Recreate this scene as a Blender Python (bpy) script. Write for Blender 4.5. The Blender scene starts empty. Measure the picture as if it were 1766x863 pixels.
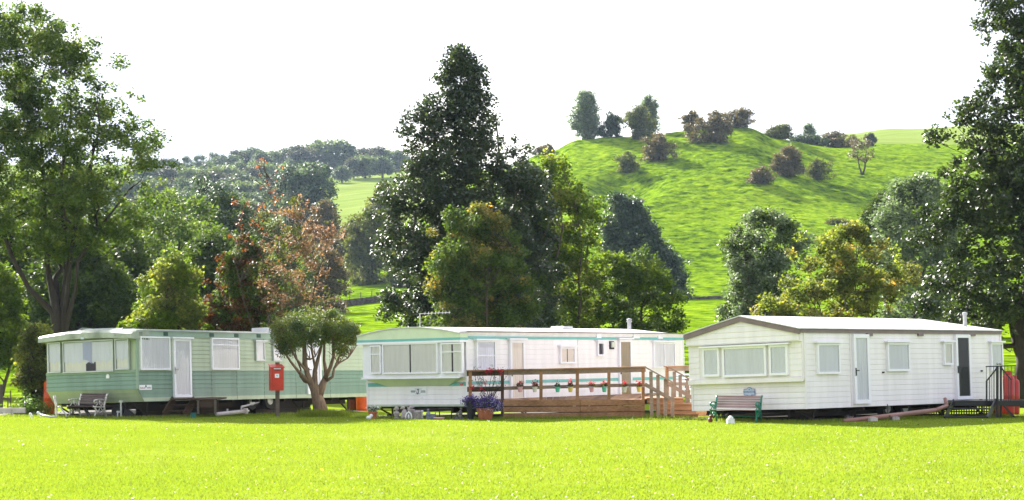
import bpy, math, random
import numpy as np
from mathutils import Vector, Matrix

random.seed(7)
RNG = np.random.default_rng(11)
SC = bpy.context.scene
COL = SC.collection
R = math.radians
F = 3200.0; CX = 883.0; HY = 598.0; CZ = 1.88      # focal length and horizon in photo pixels, eye height in metres

def W(px, py, Y):
    return Vector(((px-CX)/F*Y, Y, CZ+(HY-py)/F*Y))

# ------------------------------------------------------------------ terrain
_cols = [
 (-900,{60:-.25,75:.0,100:592,150:572,220:545,260:520,300:490,340:455,420:410,500:370,600:335,700:300,850:287,1000:286,1200:300}),
 (250, {60:-.25,75:.0,100:592,150:572,220:540,260:515,300:485,340:452,420:408,500:368,600:335,700:300,850:287,1000:286,1200:300}),
 (500, {60:-.25,75:.0,100:590,150:568,220:536,260:512,300:482,340:452,420:408,500:366,600:332,700:304,850:290,1000:288,1200:300}),
 (690, {60:-.25,75:.0,100:588,150:565,220:527,260:500,300:470,340:440,420:395,500:350,600:322,700:300,850:292,1000:290,1200:300}),
 (860, {60:-.25,75:.0,100:588,150:562,220:522,260:475,300:420,340:355,370:305,420:300,500:302,600:310,700:300,850:295,1000:295,1200:300}),
 (940, {60:-.25,75:.0,100:588,150:560,220:520,260:455,300:385,340:310,370:264,420:286,500:325,700:360,1000:400,1200:420}),
 (1000,{60:-.2,75:.1,100:587,150:558,220:518,260:450,300:368,340:292,370:238,420:262,500:310,700:360,1000:400,1200:420}),
 (1060,{60:-.2,75:.1,100:587,150:556,220:517,260:450,300:365,340:285,370:229,420:255,500:305,700:360,1000:400,1200:420}),
 (1200,{60:-.2,75:.1,100:587,150:555,220:516,260:450,300:365,340:282,370:225,420:250,500:300,700:350,1000:400,1200:420}),
 (1290,{60:-.2,75:.1,100:587,150:555,220:514,260:450,300:366,340:284,370:226,420:250,500:290,700:330,1000:390,1200:420}),
 (1340,{60:-.2,75:.1,100:587,150:555,220:514,260:450,300:368,340:292,370:243,420:250,500:262,700:262,1000:330,1200:380}),
 (1450,{60:-.2,75:.1,100:587,150:555,220:514,260:450,300:372,340:300,370:258,420:248,500:240,700:234,800:246,1000:300,1200:340}),
 (1560,{60:-.2,75:.1,100:587,150:555,220:514,260:452,300:378,340:308,370:266,420:252,500:238,700:223,800:235,1000:280,1200:320}),
 (1700,{60:-.2,75:.1,100:587,150:555,220:514,260:454,300:382,340:312,370:270,420:252,500:235,700:214,800:225,1000:270,1200:310}),
 (2900,{60:-.2,75:.1,100:587,150:555,220:514,260:454,300:382,340:312,370:270,420:252,500:235,700:214,800:225,1000:270,1200:310}),
]
def _colz(d):
    ys = sorted(d); zs = []
    for y in ys:
        v = d[y]
        zs.append(v if abs(v) < 5 else CZ+(HY-v)/F*y)
    return [48.]+[float(y) for y in ys], [0.]+zs
_ypx = np.array([c[0] for c in _cols], float)
_yg = np.linspace(0, 1200, 2401)
_zt = []
_k = np.hanning(41); _k /= _k.sum()
for c in _cols:
    ys, zs = _colz(c[1])
    z = np.interp(_yg, ys, zs)
    ks = np.hanning(25); ks /= ks.sum()
    zp = np.pad(z, 12, mode='edge')
    _zt.append(np.convolve(zp, ks, 'valid'))
_zt = np.array(_zt)
def _hash(ix, iy, s):
    h = (ix.astype(np.int64)*374761393 + iy.astype(np.int64)*668265263 + s*1442695041) & 0x7fffffff
    h = ((h ^ (h >> 13))*1274126177) & 0x7fffffff
    return ((h ^ (h >> 16)) & 0xffff)/65535.0
def vnoise(x, y, s=0):
    x = np.asarray(x, float); y = np.asarray(y, float)
    ix = np.floor(x); iy = np.floor(y); fx = x-ix; fy = y-iy
    fx = fx*fx*(3-2*fx); fy = fy*fy*(3-2*fy)
    a = _hash(ix, iy, s); b = _hash(ix+1, iy, s); c = _hash(ix, iy+1, s); d = _hash(ix+1, iy+1, s)
    return (a*(1-fx)+b*fx)*(1-fy)+(c*(1-fx)+d*fx)*fy-.5
def H(X, Y):
    X = np.asarray(X, float); Y = np.asarray(Y, float)
    Yc = np.clip(Y, 1, 1199)
    px = np.clip(CX+F*X/np.maximum(Yc, 40), -899, 2899)
    i = np.clip(np.searchsorted(_ypx, px)-1, 0, len(_ypx)-2)
    t = (px-_ypx[i])/(_ypx[i+1]-_ypx[i]); t = t*t*(3-2*t)
    j = np.clip((Yc/.5).astype(int), 0, 2399); fy = Yc/.5-j
    z0 = _zt[i, j]*(1-fy)+_zt[i, j+1]*fy
    z1 = _zt[i+1, j]*(1-fy)+_zt[i+1, j+1]*fy
    z = z0*(1-t)+z1*t
    far = np.clip((Y-90)/150, 0, 1)
    z = z+far*(vnoise(X/22, Y/22, 1)*2.0+vnoise(X/8, Y/8, 2)*.35)
    hill = np.clip((Y-225)/25, 0, 1)*np.clip((375-Y)/20, 0, 1)*np.clip((X+5)/20, 0, 1)
    z = z+hill*(vnoise(X/1.9+Y*.11, Y/1.7, 3)*.34+vnoise(X/1.1-Y*.2, Y/1.1, 4)*.16)
    # the quarried hollow on the left shoulder of the knoll
    dx = (X-19.5)/5.5; dy = (Y-322)/13
    z = z-3.2*np.exp(-(dx*dx+dy*dy)**1.5)
    near = np.clip((60-Y)/10, 0, 1)
    z = z+near*vnoise(X/5, Y/5, 5)*.03
    return z
def Hs(x, y): return float(H(np.array([x]), np.array([y]))[0])

# ------------------------------------------------------------------ materials
def nmat(name):
    m = bpy.data.materials.new(name); m.use_nodes = True
    nt = m.node_tree; nt.nodes.clear()
    out = nt.nodes.new('ShaderNodeOutputMaterial')
    return m, nt, out
def paint(name, col, rough=.45, var=.10, scale=3.0, streak=(1, 1, 1), spec=.4, metal=0, bump=0, dirt=None):
    m, nt, out = nmat(name); N = nt.nodes; L = nt.links
    p = N.new('ShaderNodeBsdfPrincipled'); L.new(p.outputs[0], out.inputs[0])
    p.inputs['Roughness'].default_value = rough; p.inputs['Metallic'].default_value = metal
    p.inputs['Specular IOR Level'].default_value = spec
    tc = N.new('ShaderNodeTexCoord'); mp = N.new('ShaderNodeMapping'); mp.inputs['Scale'].default_value = streak
    L.new(tc.outputs['Object'], mp.inputs[0])
    n = N.new('ShaderNodeTexNoise'); n.inputs['Scale'].default_value = scale; n.inputs['Detail'].default_value = 5
    L.new(mp.outputs[0], n.inputs['Vector'])
    r = N.new('ShaderNodeValToRGB'); L.new(n.outputs['Fac'], r.inputs[0])
    d = dirt or [c*(1-var*2.2) for c in col]
    r.color_ramp.elements[0].position = .3; r.color_ramp.elements[1].position = .62
    r.color_ramp.elements[0].color = (*d, 1)
    r.color_ramp.elements[1].color = (*[min(1, c*(1+var*.3)) for c in col], 1)
    L.new(r.outputs[0], p.inputs['Base Color'])
    if bump:
        b = N.new('ShaderNodeBump'); b.inputs['Strength'].default_value = bump; b.inputs['Distance'].default_value = .02
        L.new(n.outputs['Fac'], b.inputs['Height']); L.new(b.outputs[0], p.inputs['Normal'])
    return m
def leafmat(name, cols, trans=.4, rough=.42, spec=.5, tcol=None, patch=1.2):
    """cols: dark .. light leaf colours; each leaf takes its own, patches of the crown lean one way"""
    m, nt, out = nmat(name); N = nt.nodes; L = nt.links
    g = N.new('ShaderNodeNewGeometry'); tc = N.new('ShaderNodeTexCoord')
    n = N.new('ShaderNodeTexNoise'); n.inputs['Scale'].default_value = patch; n.inputs['Detail'].default_value = 2
    L.new(tc.outputs['Object'], n.inputs['Vector'])
    a = N.new('ShaderNodeMath'); a.operation = 'MULTIPLY_ADD'; a.inputs[1].default_value = .55
    s = N.new('ShaderNodeMath'); s.operation = 'MULTIPLY_ADD'; s.inputs[1].default_value = 1.6; s.inputs[2].default_value = -.55
    L.new(n.outputs['Fac'], s.inputs[0]); L.new(g.outputs['Random Per Island'], a.inputs[0]); L.new(s.outputs[0], a.inputs[2])
    r = N.new('ShaderNodeValToRGB'); L.new(a.outputs[0], r.inputs[0])
    e = r.color_ramp.elements
    while len(e) < len(cols): e.new(.5)
    for i, c in enumerate(cols):
        e[i].position = i/(len(cols)-1)
    for i, c in enumerate(cols): e[i].color = (*c, 1)
    p = N.new('ShaderNodeBsdfPrincipled'); p.inputs['Roughness'].default_value = rough
    p.inputs['Specular IOR Level'].default_value = spec
    L.new(r.outputs[0], p.inputs['Base Color'])
    t = N.new('ShaderNodeBsdfTranslucent')
    mx = N.new('ShaderNodeMix'); mx.data_type = 'RGBA'; mx.blend_type = 'MULTIPLY'; mx.inputs[0].default_value = 1
    L.new(r.outputs[0], mx.inputs[6]); mx.inputs[7].default_value = (*(tcol or (1.9, 2.0, .7)), 1)
    L.new(mx.outputs[2], t.inputs[0])
    ms = N.new('ShaderNodeMixShader'); ms.inputs[0].default_value = trans
    L.new(p.outputs[0], ms.inputs[1]); L.new(t.outputs[0], ms.inputs[2]); L.new(ms.outputs[0], out.inputs[0])
    return m
def glassmat():
    m, nt, out = nmat('window_glass'); N = nt.nodes; L = nt.links
    t = N.new('ShaderNodeBsdfTransparent'); t.inputs[0].default_value = (1, 1, 1, 1)
    g = N.new('ShaderNodeBsdfGlossy'); g.inputs['Roughness'].default_value = .03
    f = N.new('ShaderNodeFresnel'); f.inputs[0].default_value = 1.33
    k = N.new('ShaderNodeMath'); k.operation = 'MULTIPLY_ADD'; k.inputs[1].default_value = .8; k.inputs[2].default_value = .01
    L.new(f.outputs[0], k.inputs[0])
    ms = N.new('ShaderNodeMixShader'); L.new(k.outputs[0], ms.inputs[0]); L.new(t.outputs[0], ms.inputs[1]); L.new(g.outputs[0], ms.inputs[2])
    L.new(ms.outputs[0], out.inputs[0]); return m
def cloth(name, col, trans=.08):
    m, nt, out = nmat(name); N = nt.nodes; L = nt.links
    d = N.new('ShaderNodeBsdfDiffuse'); t = N.new('ShaderNodeBsdfTranslucent')
    tc = N.new('ShaderNodeTexCoord'); n = N.new('ShaderNodeTexNoise'); n.inputs['Scale'].default_value = 9
    mp = N.new('ShaderNodeMapping'); mp.inputs['Scale'].default_value = (1, 1, .12)
    L.new(tc.outputs['Object'], mp.inputs[0]); L.new(mp.outputs[0], n.inputs['Vector'])
    r = N.new('ShaderNodeValToRGB'); L.new(n.outputs['Fac'], r.inputs[0])
    r.color_ramp.elements[0].position = .35; r.color_ramp.elements[1].position = .6
    r.color_ramp.elements[0].color = (*[c*.93 for c in col], 1); r.color_ramp.elements[1].color = (*col, 1)
    for q in (d, t): L.new(r.outputs[0], q.inputs[0])
    ms = N.new('ShaderNodeMixShader'); ms.inputs[0].default_value = trans
    L.new(d.outputs[0], ms.inputs[1]); L.new(t.outputs[0], ms.inputs[2]); L.new(ms.outputs[0], out.inputs[0]); return m
def woodmat(name, c0, c1, scale=6, stretch=(.25, 8, 8)):
    m, nt, out = nmat(name); N = nt.nodes; L = nt.links
    p = N.new('ShaderNodeBsdfPrincipled'); p.inputs['Roughness'].default_value = .75; p.inputs['Specular IOR Level'].default_value = .25
    tc = N.new('ShaderNodeTexCoord'); mp = N.new('ShaderNodeMapping'); mp.inputs['Scale'].default_value = stretch
    L.new(tc.outputs['Object'], mp.inputs[0])
    n = N.new('ShaderNodeTexNoise'); n.inputs['Scale'].default_value = scale; n.inputs['Detail'].default_value = 6
    n2 = N.new('ShaderNodeTexNoise'); n2.inputs['Scale'].default_value = 1.7; n2.inputs['Detail'].default_value = 3
    g = N.new('ShaderNodeNewGeometry')
    L.new(mp.outputs[0], n.inputs['Vector']); L.new(tc.outputs['Object'], n2.inputs['Vector'])
    a = N.new('ShaderNodeMath'); a.operation = 'MULTIPLY_ADD'; a.inputs[1].default_value = .5
    b = N.new('ShaderNodeMath'); b.operation = 'MULTIPLY_ADD'; b.inputs[1].default_value = .5
    c = N.new('ShaderNodeMath'); c.operation = 'MULTIPLY_ADD'; c.inputs[1].default_value = .35; c.inputs[2].default_value = -.15
    L.new(g.outputs['Random Per Island'], c.inputs[0]); L.new(c.outputs[0], b.inputs[2])
    L.new(n2.outputs['Fac'], b.inputs[0]); L.new(n.outputs['Fac'], a.inputs[0]); L.new(b.outputs[0], a.inputs[2])
    r = N.new('ShaderNodeValToRGB'); L.new(a.outputs[0], r.inputs[0])
    r.color_ramp.elements[0].position = .32; r.color_ramp.elements[1].position = .68
    r.color_ramp.elements[0].color = (*c0, 1); r.color_ramp.elements[1].color = (*c1, 1)
    L.new(r.outputs[0], p.inputs['Base Color']); L.new(p.outputs[0], out.inputs[0])
    bm = N.new('ShaderNodeBump'); bm.inputs['Strength'].default_value = .4; bm.inputs['Distance'].default_value = .01
    L.new(n.outputs['Fac'], bm.inputs['Height']); L.new(bm.outputs[0], p.inputs['Normal'])
    return m
def groundmat(name, ramp, bumps, rough=.9, bd=.06, rw=.28, gash=None):
    """ramp: colours; bumps: (scale vec, dist)"""
    m, nt, out = nmat(name); N = nt.nodes; L = nt.links
    p = N.new('ShaderNodeBsdfPrincipled'); p.inputs['Roughness'].default_value = rough; p.inputs['Specular IOR Level'].default_value = 0.0
    tc = N.new('ShaderNodeTexCoord')
    def noise(vec, scale, det=4):
        mp = N.new('ShaderNodeMapping'); mp.inputs['Scale'].default_value = vec; L.new(tc.outputs['Object'], mp.inputs[0])
        n = N.new('ShaderNodeTexNoise'); n.inputs['Scale'].default_value = scale; n.inputs['Detail'].default_value = det
        L.new(mp.outputs[0], n.inputs['Vector']); return n
    srcs = [noise(v, s) for v, s, d in bumps]
    tot = None
    for n, w in zip(srcs, [x[2] for x in bumps]):
        q = N.new('ShaderNodeMath'); q.operation = 'MULTIPLY_ADD'; q.inputs[1].default_value = w; q.inputs[2].default_value = 0
        L.new(n.outputs['Fac'], q.inputs[0])
        if tot: L.new(tot.outputs[0], q.inputs[2])
        tot = q
    W_ = sum(x[2] for x in bumps)
    dv = N.new('ShaderNodeMath'); dv.operation = 'DIVIDE'; dv.inputs[1].default_value = W_; L.new(tot.outputs[0], dv.inputs[0])
    r = N.new('ShaderNodeValToRGB'); L.new(dv.outputs[0], r.inputs[0])
    e = r.color_ramp.elements
    while len(e) < len(ramp): e.new(.5)
    for i, c in enumerate(ramp): e[i].position = .5-rw/2+rw*i/(len(ramp)-1)
    for i, c in enumerate(ramp): e[i].color = (*c, 1)
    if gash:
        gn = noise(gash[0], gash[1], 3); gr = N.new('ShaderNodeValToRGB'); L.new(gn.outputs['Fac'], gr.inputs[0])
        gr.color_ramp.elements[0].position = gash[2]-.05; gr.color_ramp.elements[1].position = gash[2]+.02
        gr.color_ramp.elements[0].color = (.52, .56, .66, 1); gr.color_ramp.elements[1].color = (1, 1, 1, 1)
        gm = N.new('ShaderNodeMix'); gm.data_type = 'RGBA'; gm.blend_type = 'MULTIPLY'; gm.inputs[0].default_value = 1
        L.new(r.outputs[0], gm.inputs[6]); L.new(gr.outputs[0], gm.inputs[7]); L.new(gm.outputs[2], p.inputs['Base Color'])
    else: L.new(r.outputs[0], p.inputs['Base Color'])
    bm = N.new('ShaderNodeBump'); bm.inputs['Strength'].default_value = .9; bm.inputs['Distance'].default_value = bd
    L.new(dv.outputs[0], bm.inputs['Height']); L.new(bm.outputs[0], p.inputs['Normal'])
    L.new(p.outputs[0], out.inputs[0]); return m

M = {}
M['green_light'] = paint('pale green siding', (.42, .48, .345), .4, .07, 3.5, (1, 1, .15))
M['green_dark'] = paint('sage green siding', (.175, .27, .205), .4, .09, 3.5, (1, 1, .15))
M['green_trim'] = paint('green trim', (.25, .34, .26), .4, .06)
M['green_vent'] = paint('dark green plastic', (.03, .09, .06), .5)
M['roof_old'] = paint('weathered pale roof', (.34, .37, .30), .5, .14, 2.2, (1, 1, 1), dirt=(.18, .21, .15))
M['white'] = paint('white siding', (.83, .79, .79), .38, .045, 4, (1, 1, .12))
M['cream'] = paint('cream siding', (.82, .765, .765), .38, .045, 4, (1, 1, .12))
M['pale_lime'] = paint('pale lime panel', (.62, .70, .48), .4, .04)
M['turquoise'] = paint('turquoise stripe', (.16, .45, .42), .4, .05)
M['roof_white'] = paint('white roof skin', (.66, .64, .63), .45, .10, 2.0, (1, 1, 1))
M['brown_trim'] = paint('mauve brown trim', (.20, .145, .14), .45, .08)
M['upvc'] = paint('white window frame', (.83, .81, .85), .3, .02)
M['alu'] = paint('grey aluminium frame', (.50, .52, .52), .35, .08, metal=.4)
M['dark_rubber'] = paint('dark rubber', (.02, .02, .02), .7)
M['chassis'] = paint('dirty black chassis', (.025, .022, .02), .8, .3, dirt=(.05, .03, .02))
M['black_metal'] = paint('black painted metal', (.012, .012, .015), .35, .1)
M['galv'] = paint('galvanised steel', (.45, .45, .46), .4, .15, 8, metal=.5)
M['white_metal'] = paint('flaking white metal', (.62, .60, .57), .5, .2, 14, dirt=(.25, .18, .14))
M['red'] = paint('post box red', (.55, .035, .012), .35, .10, 5)
M['orange'] = paint('gas orange', (.62, .085, .012), .4, .14, 5)
M['orange_old'] = paint('faded orange paint', (.30, .075, .02), .5, .25, 5)
M['rust_red'] = paint('brown red paint', (.14, .022, .012), .5, .2, 5)
M['deep_red'] = paint('deep red paint', (.33, .012, .010), .4, .1, 5)
M['terracotta'] = paint('terracotta', (.40, .13, .055), .85, .12, 9)
M['stone'] = paint('cast stone', (.38, .33, .31), .9, .2, 14, bump=.4)
M['stone_dark'] = paint('dark cast stone', (.13, .12, .11), .9, .25, 14, bump=.4)
M['stone_blue'] = paint('blue grey cast stone', (.20, .21, .27), .9, .2, 14)
M['chalk'] = paint('white painted stone', (.72, .72, .74), .7, .1, 14)
M['glass'] = glassmat()
M['dark_pane'] = paint('black door mesh', (.012, .014, .012), .3)
M['net'] = cloth('white net curtain', (.84, .84, .98))
M['cream_cloth'] = cloth('cream curtain', (.93, .89, .83))
M['beige_cloth'] = cloth('beige curtain', (.93, .82, .72))
M['brown_cloth'] = cloth('khaki brown curtain', (.42, .33, .21))
M['blind'] = cloth('pale grey vertical blind', (.90, .90, .97))
M['purple_cloth'] = cloth('violet blue lace', (.50, .52, .76))
M['white_cloth'] = cloth('white curtain', (.93, .91, .95))
M['dark_room'] = paint('dark interior', (.03, .02, .02), .9)
M['plate_blue'] = paint('pale blue plaque', (.44, .52, .66), .4, .04)
M['ink_blue'] = paint('slate blue lettering', (.08, .12, .24), .5)
M['ink'] = paint('black lettering', (.03, .03, .03), .5)
M['ink_pink'] = paint('faded maroon lettering', (.42, .22, .28), .5)
M['sticker'] = paint('white sticker', (.80, .80, .82), .4, .03)
M['deck'] = woodmat('weathered brown decking', (.095, .036, .012), (.35, .19, .095))
M['deck_grey'] = woodmat('greyed rail timber', (.10, .075, .06), (.27, .19, .14))
M['old_wood'] = woodmat('dark old timber', (.022, .014, .010), (.085, .05, .032))
M['fence_wood'] = woodmat('grey fence post', (.05, .04, .03), (.16, .13, .10))
M['slat'] = woodmat('faded bench slat', (.17, .10, .095), (.40, .29, .27))
M['slat_dark'] = woodmat('dark bench slat', (.045, .03, .03), (.14, .10, .10))
M['bench_green'] = paint('bench green cast iron', (.012, .20, .125), .3, .2, 12)
M['bark'] = paint('grey brown bark', (.09, .065, .045), .9, .25, 5, (3, 3, .6), bump=.8)
M['bark_dark'] = paint('dark bark', (.035, .026, .02), .9, .25, 5, (3, 3, .6), bump=.8)
M['bark_warm'] = paint('tan bark', (.20, .135, .085), .85, .22, 6, (3, 3, .8), bump=.8)
M['drain'] = paint('brown drain pipe', (.27, .13, .105), .4, .08)
M['grey_pipe'] = paint('grey waste pipe', (.48, .42, .42), .45, .08)
M['dry_wall'] = paint('dry stone walling', (.10, .085, .075), .95, .35, 3.0, (1, 1, 2), bump=1)
M['edging'] = paint('concrete edging', (.50, .45, .42), .9, .12, 4)
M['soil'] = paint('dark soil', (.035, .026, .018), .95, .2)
M['teal_crate'] = paint('teal plastic', (.01, .12, .10), .5)
M['pot_pink'] = paint('pink pot', (.72, .38, .40), .5); M['pot_green'] = paint('mint pot', (.10, .50, .32), .5)
M['pot_yellow'] = paint('yellow pot', (.75, .55, .13), .5); M['pot_cream'] = paint('cream pot', (.62, .58, .48), .6)
M['pot_black'] = paint('black pot', (.02, .02, .025), .5)
M['rock'] = paint('grey pink rock', (.20, .16, .155), .95, .3, 2, bump=1)
M['lamp_glass'] = paint('frosted lamp glass', (.60, .60, .52), .4)

M['leaf_big'] = leafmat('ash green leaves', [(.020, .042, .010), (.045, .078, .016), (.080, .120, .024), (.14, .165, .04)], .40, .65, .25)
M['leaf_dark'] = leafmat('dark glossy leaves', [(.009, .018, .008), (.025, .040, .015), (.055, .075, .028)], .28, .52, .7)
M['leaf_right'] = leafmat('deep green leaves', [(.010, .020, .007), (.026, .043, .012), (.058, .082, .02)], .33, .52, .7)
M['leaf_bg'] = leafmat('shaded green leaves', [(.018, .034, .009), (.042, .068, .014), (.08, .11, .02)], .42, .65, .25, patch=.5)
M['leaf_bright'] = leafmat('sunny green leaves', [(.04, .07, .010), (.085, .13, .016), (.15, .19, .028)], .5, .65, .25)
M['leaf_yg'] = leafmat('yellow green leaves', [(.045, .06, .014), (.095, .12, .028), (.17, .195, .055), (.25, .22, .06)], .5, .65, .25)
M['leaf_gold'] = leafmat('golden olive leaves', [(.03, .038, .012), (.065, .075, .02), (.13, .135, .04), (.21, .185, .06), (.32, .18, .05)], .48, .65, .25, (1.9, 1.9, .8))
M['leaf_olive'] = leafmat('olive leaves', [(.035, .045, .012), (.075, .085, .022), (.13, .13, .035)], .4, .65, .25)
M['leaf_copper'] = leafmat('copper pink leaves', [(.06, .042, .022), (.17, .10, .06), (.29, .19, .14), (.30, .19, .05)], .4, .6, .3, (1.5, 1.3, .9))
M['leaf_red'] = leafmat('dark red leaves', [(.03, .026, .010), (.07, .045, .016), (.16, .07, .025)], .4, .65, .25, (2.0, 1.3, .7))
M['leaf_orange'] = leafmat('orange red leaves', [(.12, .04, .018), (.26, .08, .025), (.34, .14, .03)], .4, .5, .4, (1.5, 1.2, .8))
M['leaf_grey'] = leafmat('grey green leaves', [(.05, .068, .030), (.12, .15, .085), (.22, .25, .17)], .35, .55, .6, (1.5, 1.8, .9))
M['leaf_yew'] = leafmat('blue dark green leaves', [(.016, .034, .020), (.032, .056, .032), (.065, .095, .055)], .25, .5, .4, patch=.4)
M['leaf_brown'] = leafmat('brown autumn leaves', [(.045, .042, .016), (.10, .082, .030), (.17, .13, .055)], .35, .5, .3, (1.5, 1.4, .9))
M['leaf_far'] = leafmat('distant green leaves', [(.03, .05, .028), (.055, .082, .042), (.085, .115, .06)], .3, .6, .2, patch=.12)
M['leaf_far_dark'] = leafmat('distant dark purple green leaves', [(.028, .032, .028), (.048, .050, .040), (.08, .075, .058)], .3, .6, .2, patch=.12)
M['leaf_far_pale'] = leafmat('distant pale green leaves', [(.06, .085, .04), (.09, .12, .06), (.13, .16, .09)], .35, .6, .2, patch=.12)
M['leaf_privet'] = leafmat('clipped glossy leaves', [(.020, .042, .010), (.048, .08, .018), (.10, .135, .026), (.18, .18, .03)], .3, .6, .35)
M['grass_blade'] = leafmat('grass blades', [(.145, .195, .018), (.172, .222, .022), (.205, .245, .030)], .5, .5, .3, (1.25, 1.3, .6), patch=.5)
M['weed'] = leafmat('weeds', [(.04, .08, .015), (.08, .14, .02), (.12, .18, .03)], .5)
M['fl_purple'] = leafmat('purple lobelia flowers', [(.03, .012, .09), (.07, .03, .20), (.14, .08, .36)], .3, .6, .2, (1.2, 1.2, 1.2), 4)
M['fl_white'] = leafmat('white flowers', [(.55, .55, .55), (.8, .8, .82)], .3, .6, .2, (1, 1, 1))
M['fl_red'] = leafmat('red flowers', [(.30, .01, .03), (.55, .03, .05), (.70, .12, .16)], .3, .6, .2, (1.2, 1.1, 1.1))
M['fl_lilac'] = leafmat('lilac white flowers', [(.35, .32, .55), (.7, .7, .85)], .3, .6, .2, (1, 1, 1))
M['lawn'] = groundmat('lawn grass', [(.125, .195, .010), (.160, .215, .018), (.200, .24, .040)], [((.6, .5, 1), .35, 1.3), ((.8, .8, 1), 1.6, .9), ((1, 1, 1), 30, .6), ((1, .45, 1), 9, .5)])
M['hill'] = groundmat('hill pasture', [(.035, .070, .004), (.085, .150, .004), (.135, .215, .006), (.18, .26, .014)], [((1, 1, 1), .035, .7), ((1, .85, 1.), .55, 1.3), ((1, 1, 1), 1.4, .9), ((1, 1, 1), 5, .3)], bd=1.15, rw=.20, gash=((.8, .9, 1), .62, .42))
M['far_field'] = groundmat('far pale field', [(.11, .155, .03), (.15, .20, .04), (.19, .24, .07)], [((1, 1, 1), .02, .9), ((.3, 1, 1), .2, .7), ((1, 1, 1), 2, .4)], bd=.5)

# ------------------------------------------------------------------ mesh helpers
class MB:
    def __init__(s): s.v = []; s.f = []; s.m = []
    def add(s, vs, fs, m=0):
        o = len(s.v); s.v += [tuple(v) for v in vs]
        for f in fs: s.f.append(tuple(i+o for i in f)); s.m.append(m)
    def box(s, x0, x1, y0, y1, z0, z1, m=0):
        s.add([(x, y, z) for z in (z0, z1) for y in (y0, y1) for x in (x0, x1)],
              [(0, 2, 3, 1), (4, 5, 7, 6), (0, 1, 5, 4), (2, 6, 7, 3), (0, 4, 6, 2), (1, 3, 7, 5)], m)
    def beam(s, p0, p1, w, h, m=0, up=(0, 0, 1)):
        p0 = Vector(p0); p1 = Vector(p1); d = (p1-p0).normalized(); u = Vector(up)
        sx = d.cross(u)
        if sx.length < 1e-4: sx = d.cross(Vector((0, 1, 0)))
        sx = sx.normalized()*w/2; sz = sx.cross(d).normalized()*h/2
        s.add([p+a*sx+b*sz for p in (p0, p1) for a, b in ((-1, -1), (1, -1), (1, 1), (-1, 1))],
              [(0, 1, 2, 3), (7, 6, 5, 4), (0, 4, 5, 1), (1, 5, 6, 2), (2, 6, 7, 3), (3, 7, 4, 0)], m)
    def tube(s, pts, rad, n=7, m=0):
        pts = [Vector(p) for p in pts]
        if not hasattr(rad, '__len__'): rad = [rad]*len(pts)
        vs = []; ref = None
        for i, p in enumerate(pts):
            d = (pts[min(i+1, len(pts)-1)]-pts[max(i-1, 0)]).normalized()
            if ref is None: ref = d.orthogonal().normalized()
            a = (ref-d*ref.dot(d))
            a = a.normalized() if a.length > 1e-5 else d.orthogonal().normalized()
            ref = a; b = d.cross(a)
            for k in range(n):
                t = 2*math.pi*k/n
                vs.append(p+(a*math.cos(t)+b*math.sin(t))*rad[i])
        fs = []
        for i in range(len(pts)-1):
            for k in range(n):
                k2 = (k+1) % n
                fs.append((i*n+k, i*n+k2, (i+1)*n+k2, (i+1)*n+k))
        fs.append(tuple(range(n-1, -1, -1))); fs.append(tuple((len(pts)-1)*n+k for k in range(n)))
        s.add(vs, fs, m)
    def lathe(s, prof, c=(0, 0, 0), n=16, m=0, sx=1, sy=1):
        vs = []; fs = []
        for r, z in prof:
            for k in range(n):
                t = 2*math.pi*k/n
                vs.append((c[0]+r*math.cos(t)*sx, c[1]+r*math.sin(t)*sy, c[2]+z))
        for i in range(len(prof)-1):
            for k in range(n):
                k2 = (k+1) % n; fs.append((i*n+k, i*n+k2, (i+1)*n+k2, (i+1)*n+k))
        fs.append(tuple(range(n-1, -1, -1))); fs.append(tuple((len(prof)-1)*n+k for k in range(n)))
        s.add(vs, fs, m)
    def blob(s, c, r, n=10, m=0):
        prof = [(math.sin(math.pi*i/6)+.001, -math.cos(math.pi*i/6)) for i in range(7)]
        s.lathe([(p[0], p[1]*r[2]) for p in prof], c, n, m, r[0], r[1])
    def prism(s, poly, off, m=0):
        poly = [Vector(p) for p in poly]; off = Vector(off); n = len(poly)
        s.add(poly+[p+off for p in poly], [tuple(range(n))[::-1], tuple(range(n, 2*n))]+[(i, (i+1) % n, n+(i+1) % n, n+i) for i in range(n)], m)
    def sheet(s, rows, m=0):
        n = len(rows[0]); vs = [p for r in rows for p in r]
        s.add(vs, [(i*n+k, i*n+k+1, (i+1)*n+k+1, (i+1)*n+k) for i in range(len(rows)-1) for k in range(n-1)], m)
    def build(s, name, mats, parent=None, smooth=False, loc=None):
        me = bpy.data.meshes.new(name)
        vs = s.v
        if loc is not None:
            vs = [(a[0]-loc[0], a[1]-loc[1], a[2]-loc[2]) for a in vs]
        me.from_pydata(vs, [], s.f)
        if not isinstance(mats, (list, tuple)): mats = [mats]
        for mm in mats: me.materials.append(M[mm] if isinstance(mm, str) else mm)
        if len(mats) > 1: me.polygons.foreach_set('material_index', s.m)
        if smooth: me.polygons.foreach_set('use_smooth', [True]*len(s.f))
        me.update()
        o = bpy.data.objects.new(name, me); COL.objects.link(o)
        if parent: o.parent = parent
        if loc is not None: o.location = loc
        return o
def tag(o, label=None, cat=None, group=None, kind=None):
    if label: o['label'] = label
    if cat: o['category'] = cat
    if group: o['group'] = group
    if kind: o['kind'] = kind
    return o
def thing(name, label, cat, loc=(0, 0, 0), rot=None, group=None):
    o = bpy.data.objects.new(name, None); COL.objects.link(o); o.location = loc
    if rot is not None: o.rotation_euler = rot
    o.empty_display_size = .2
    return tag(o, label, cat, group)
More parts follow.
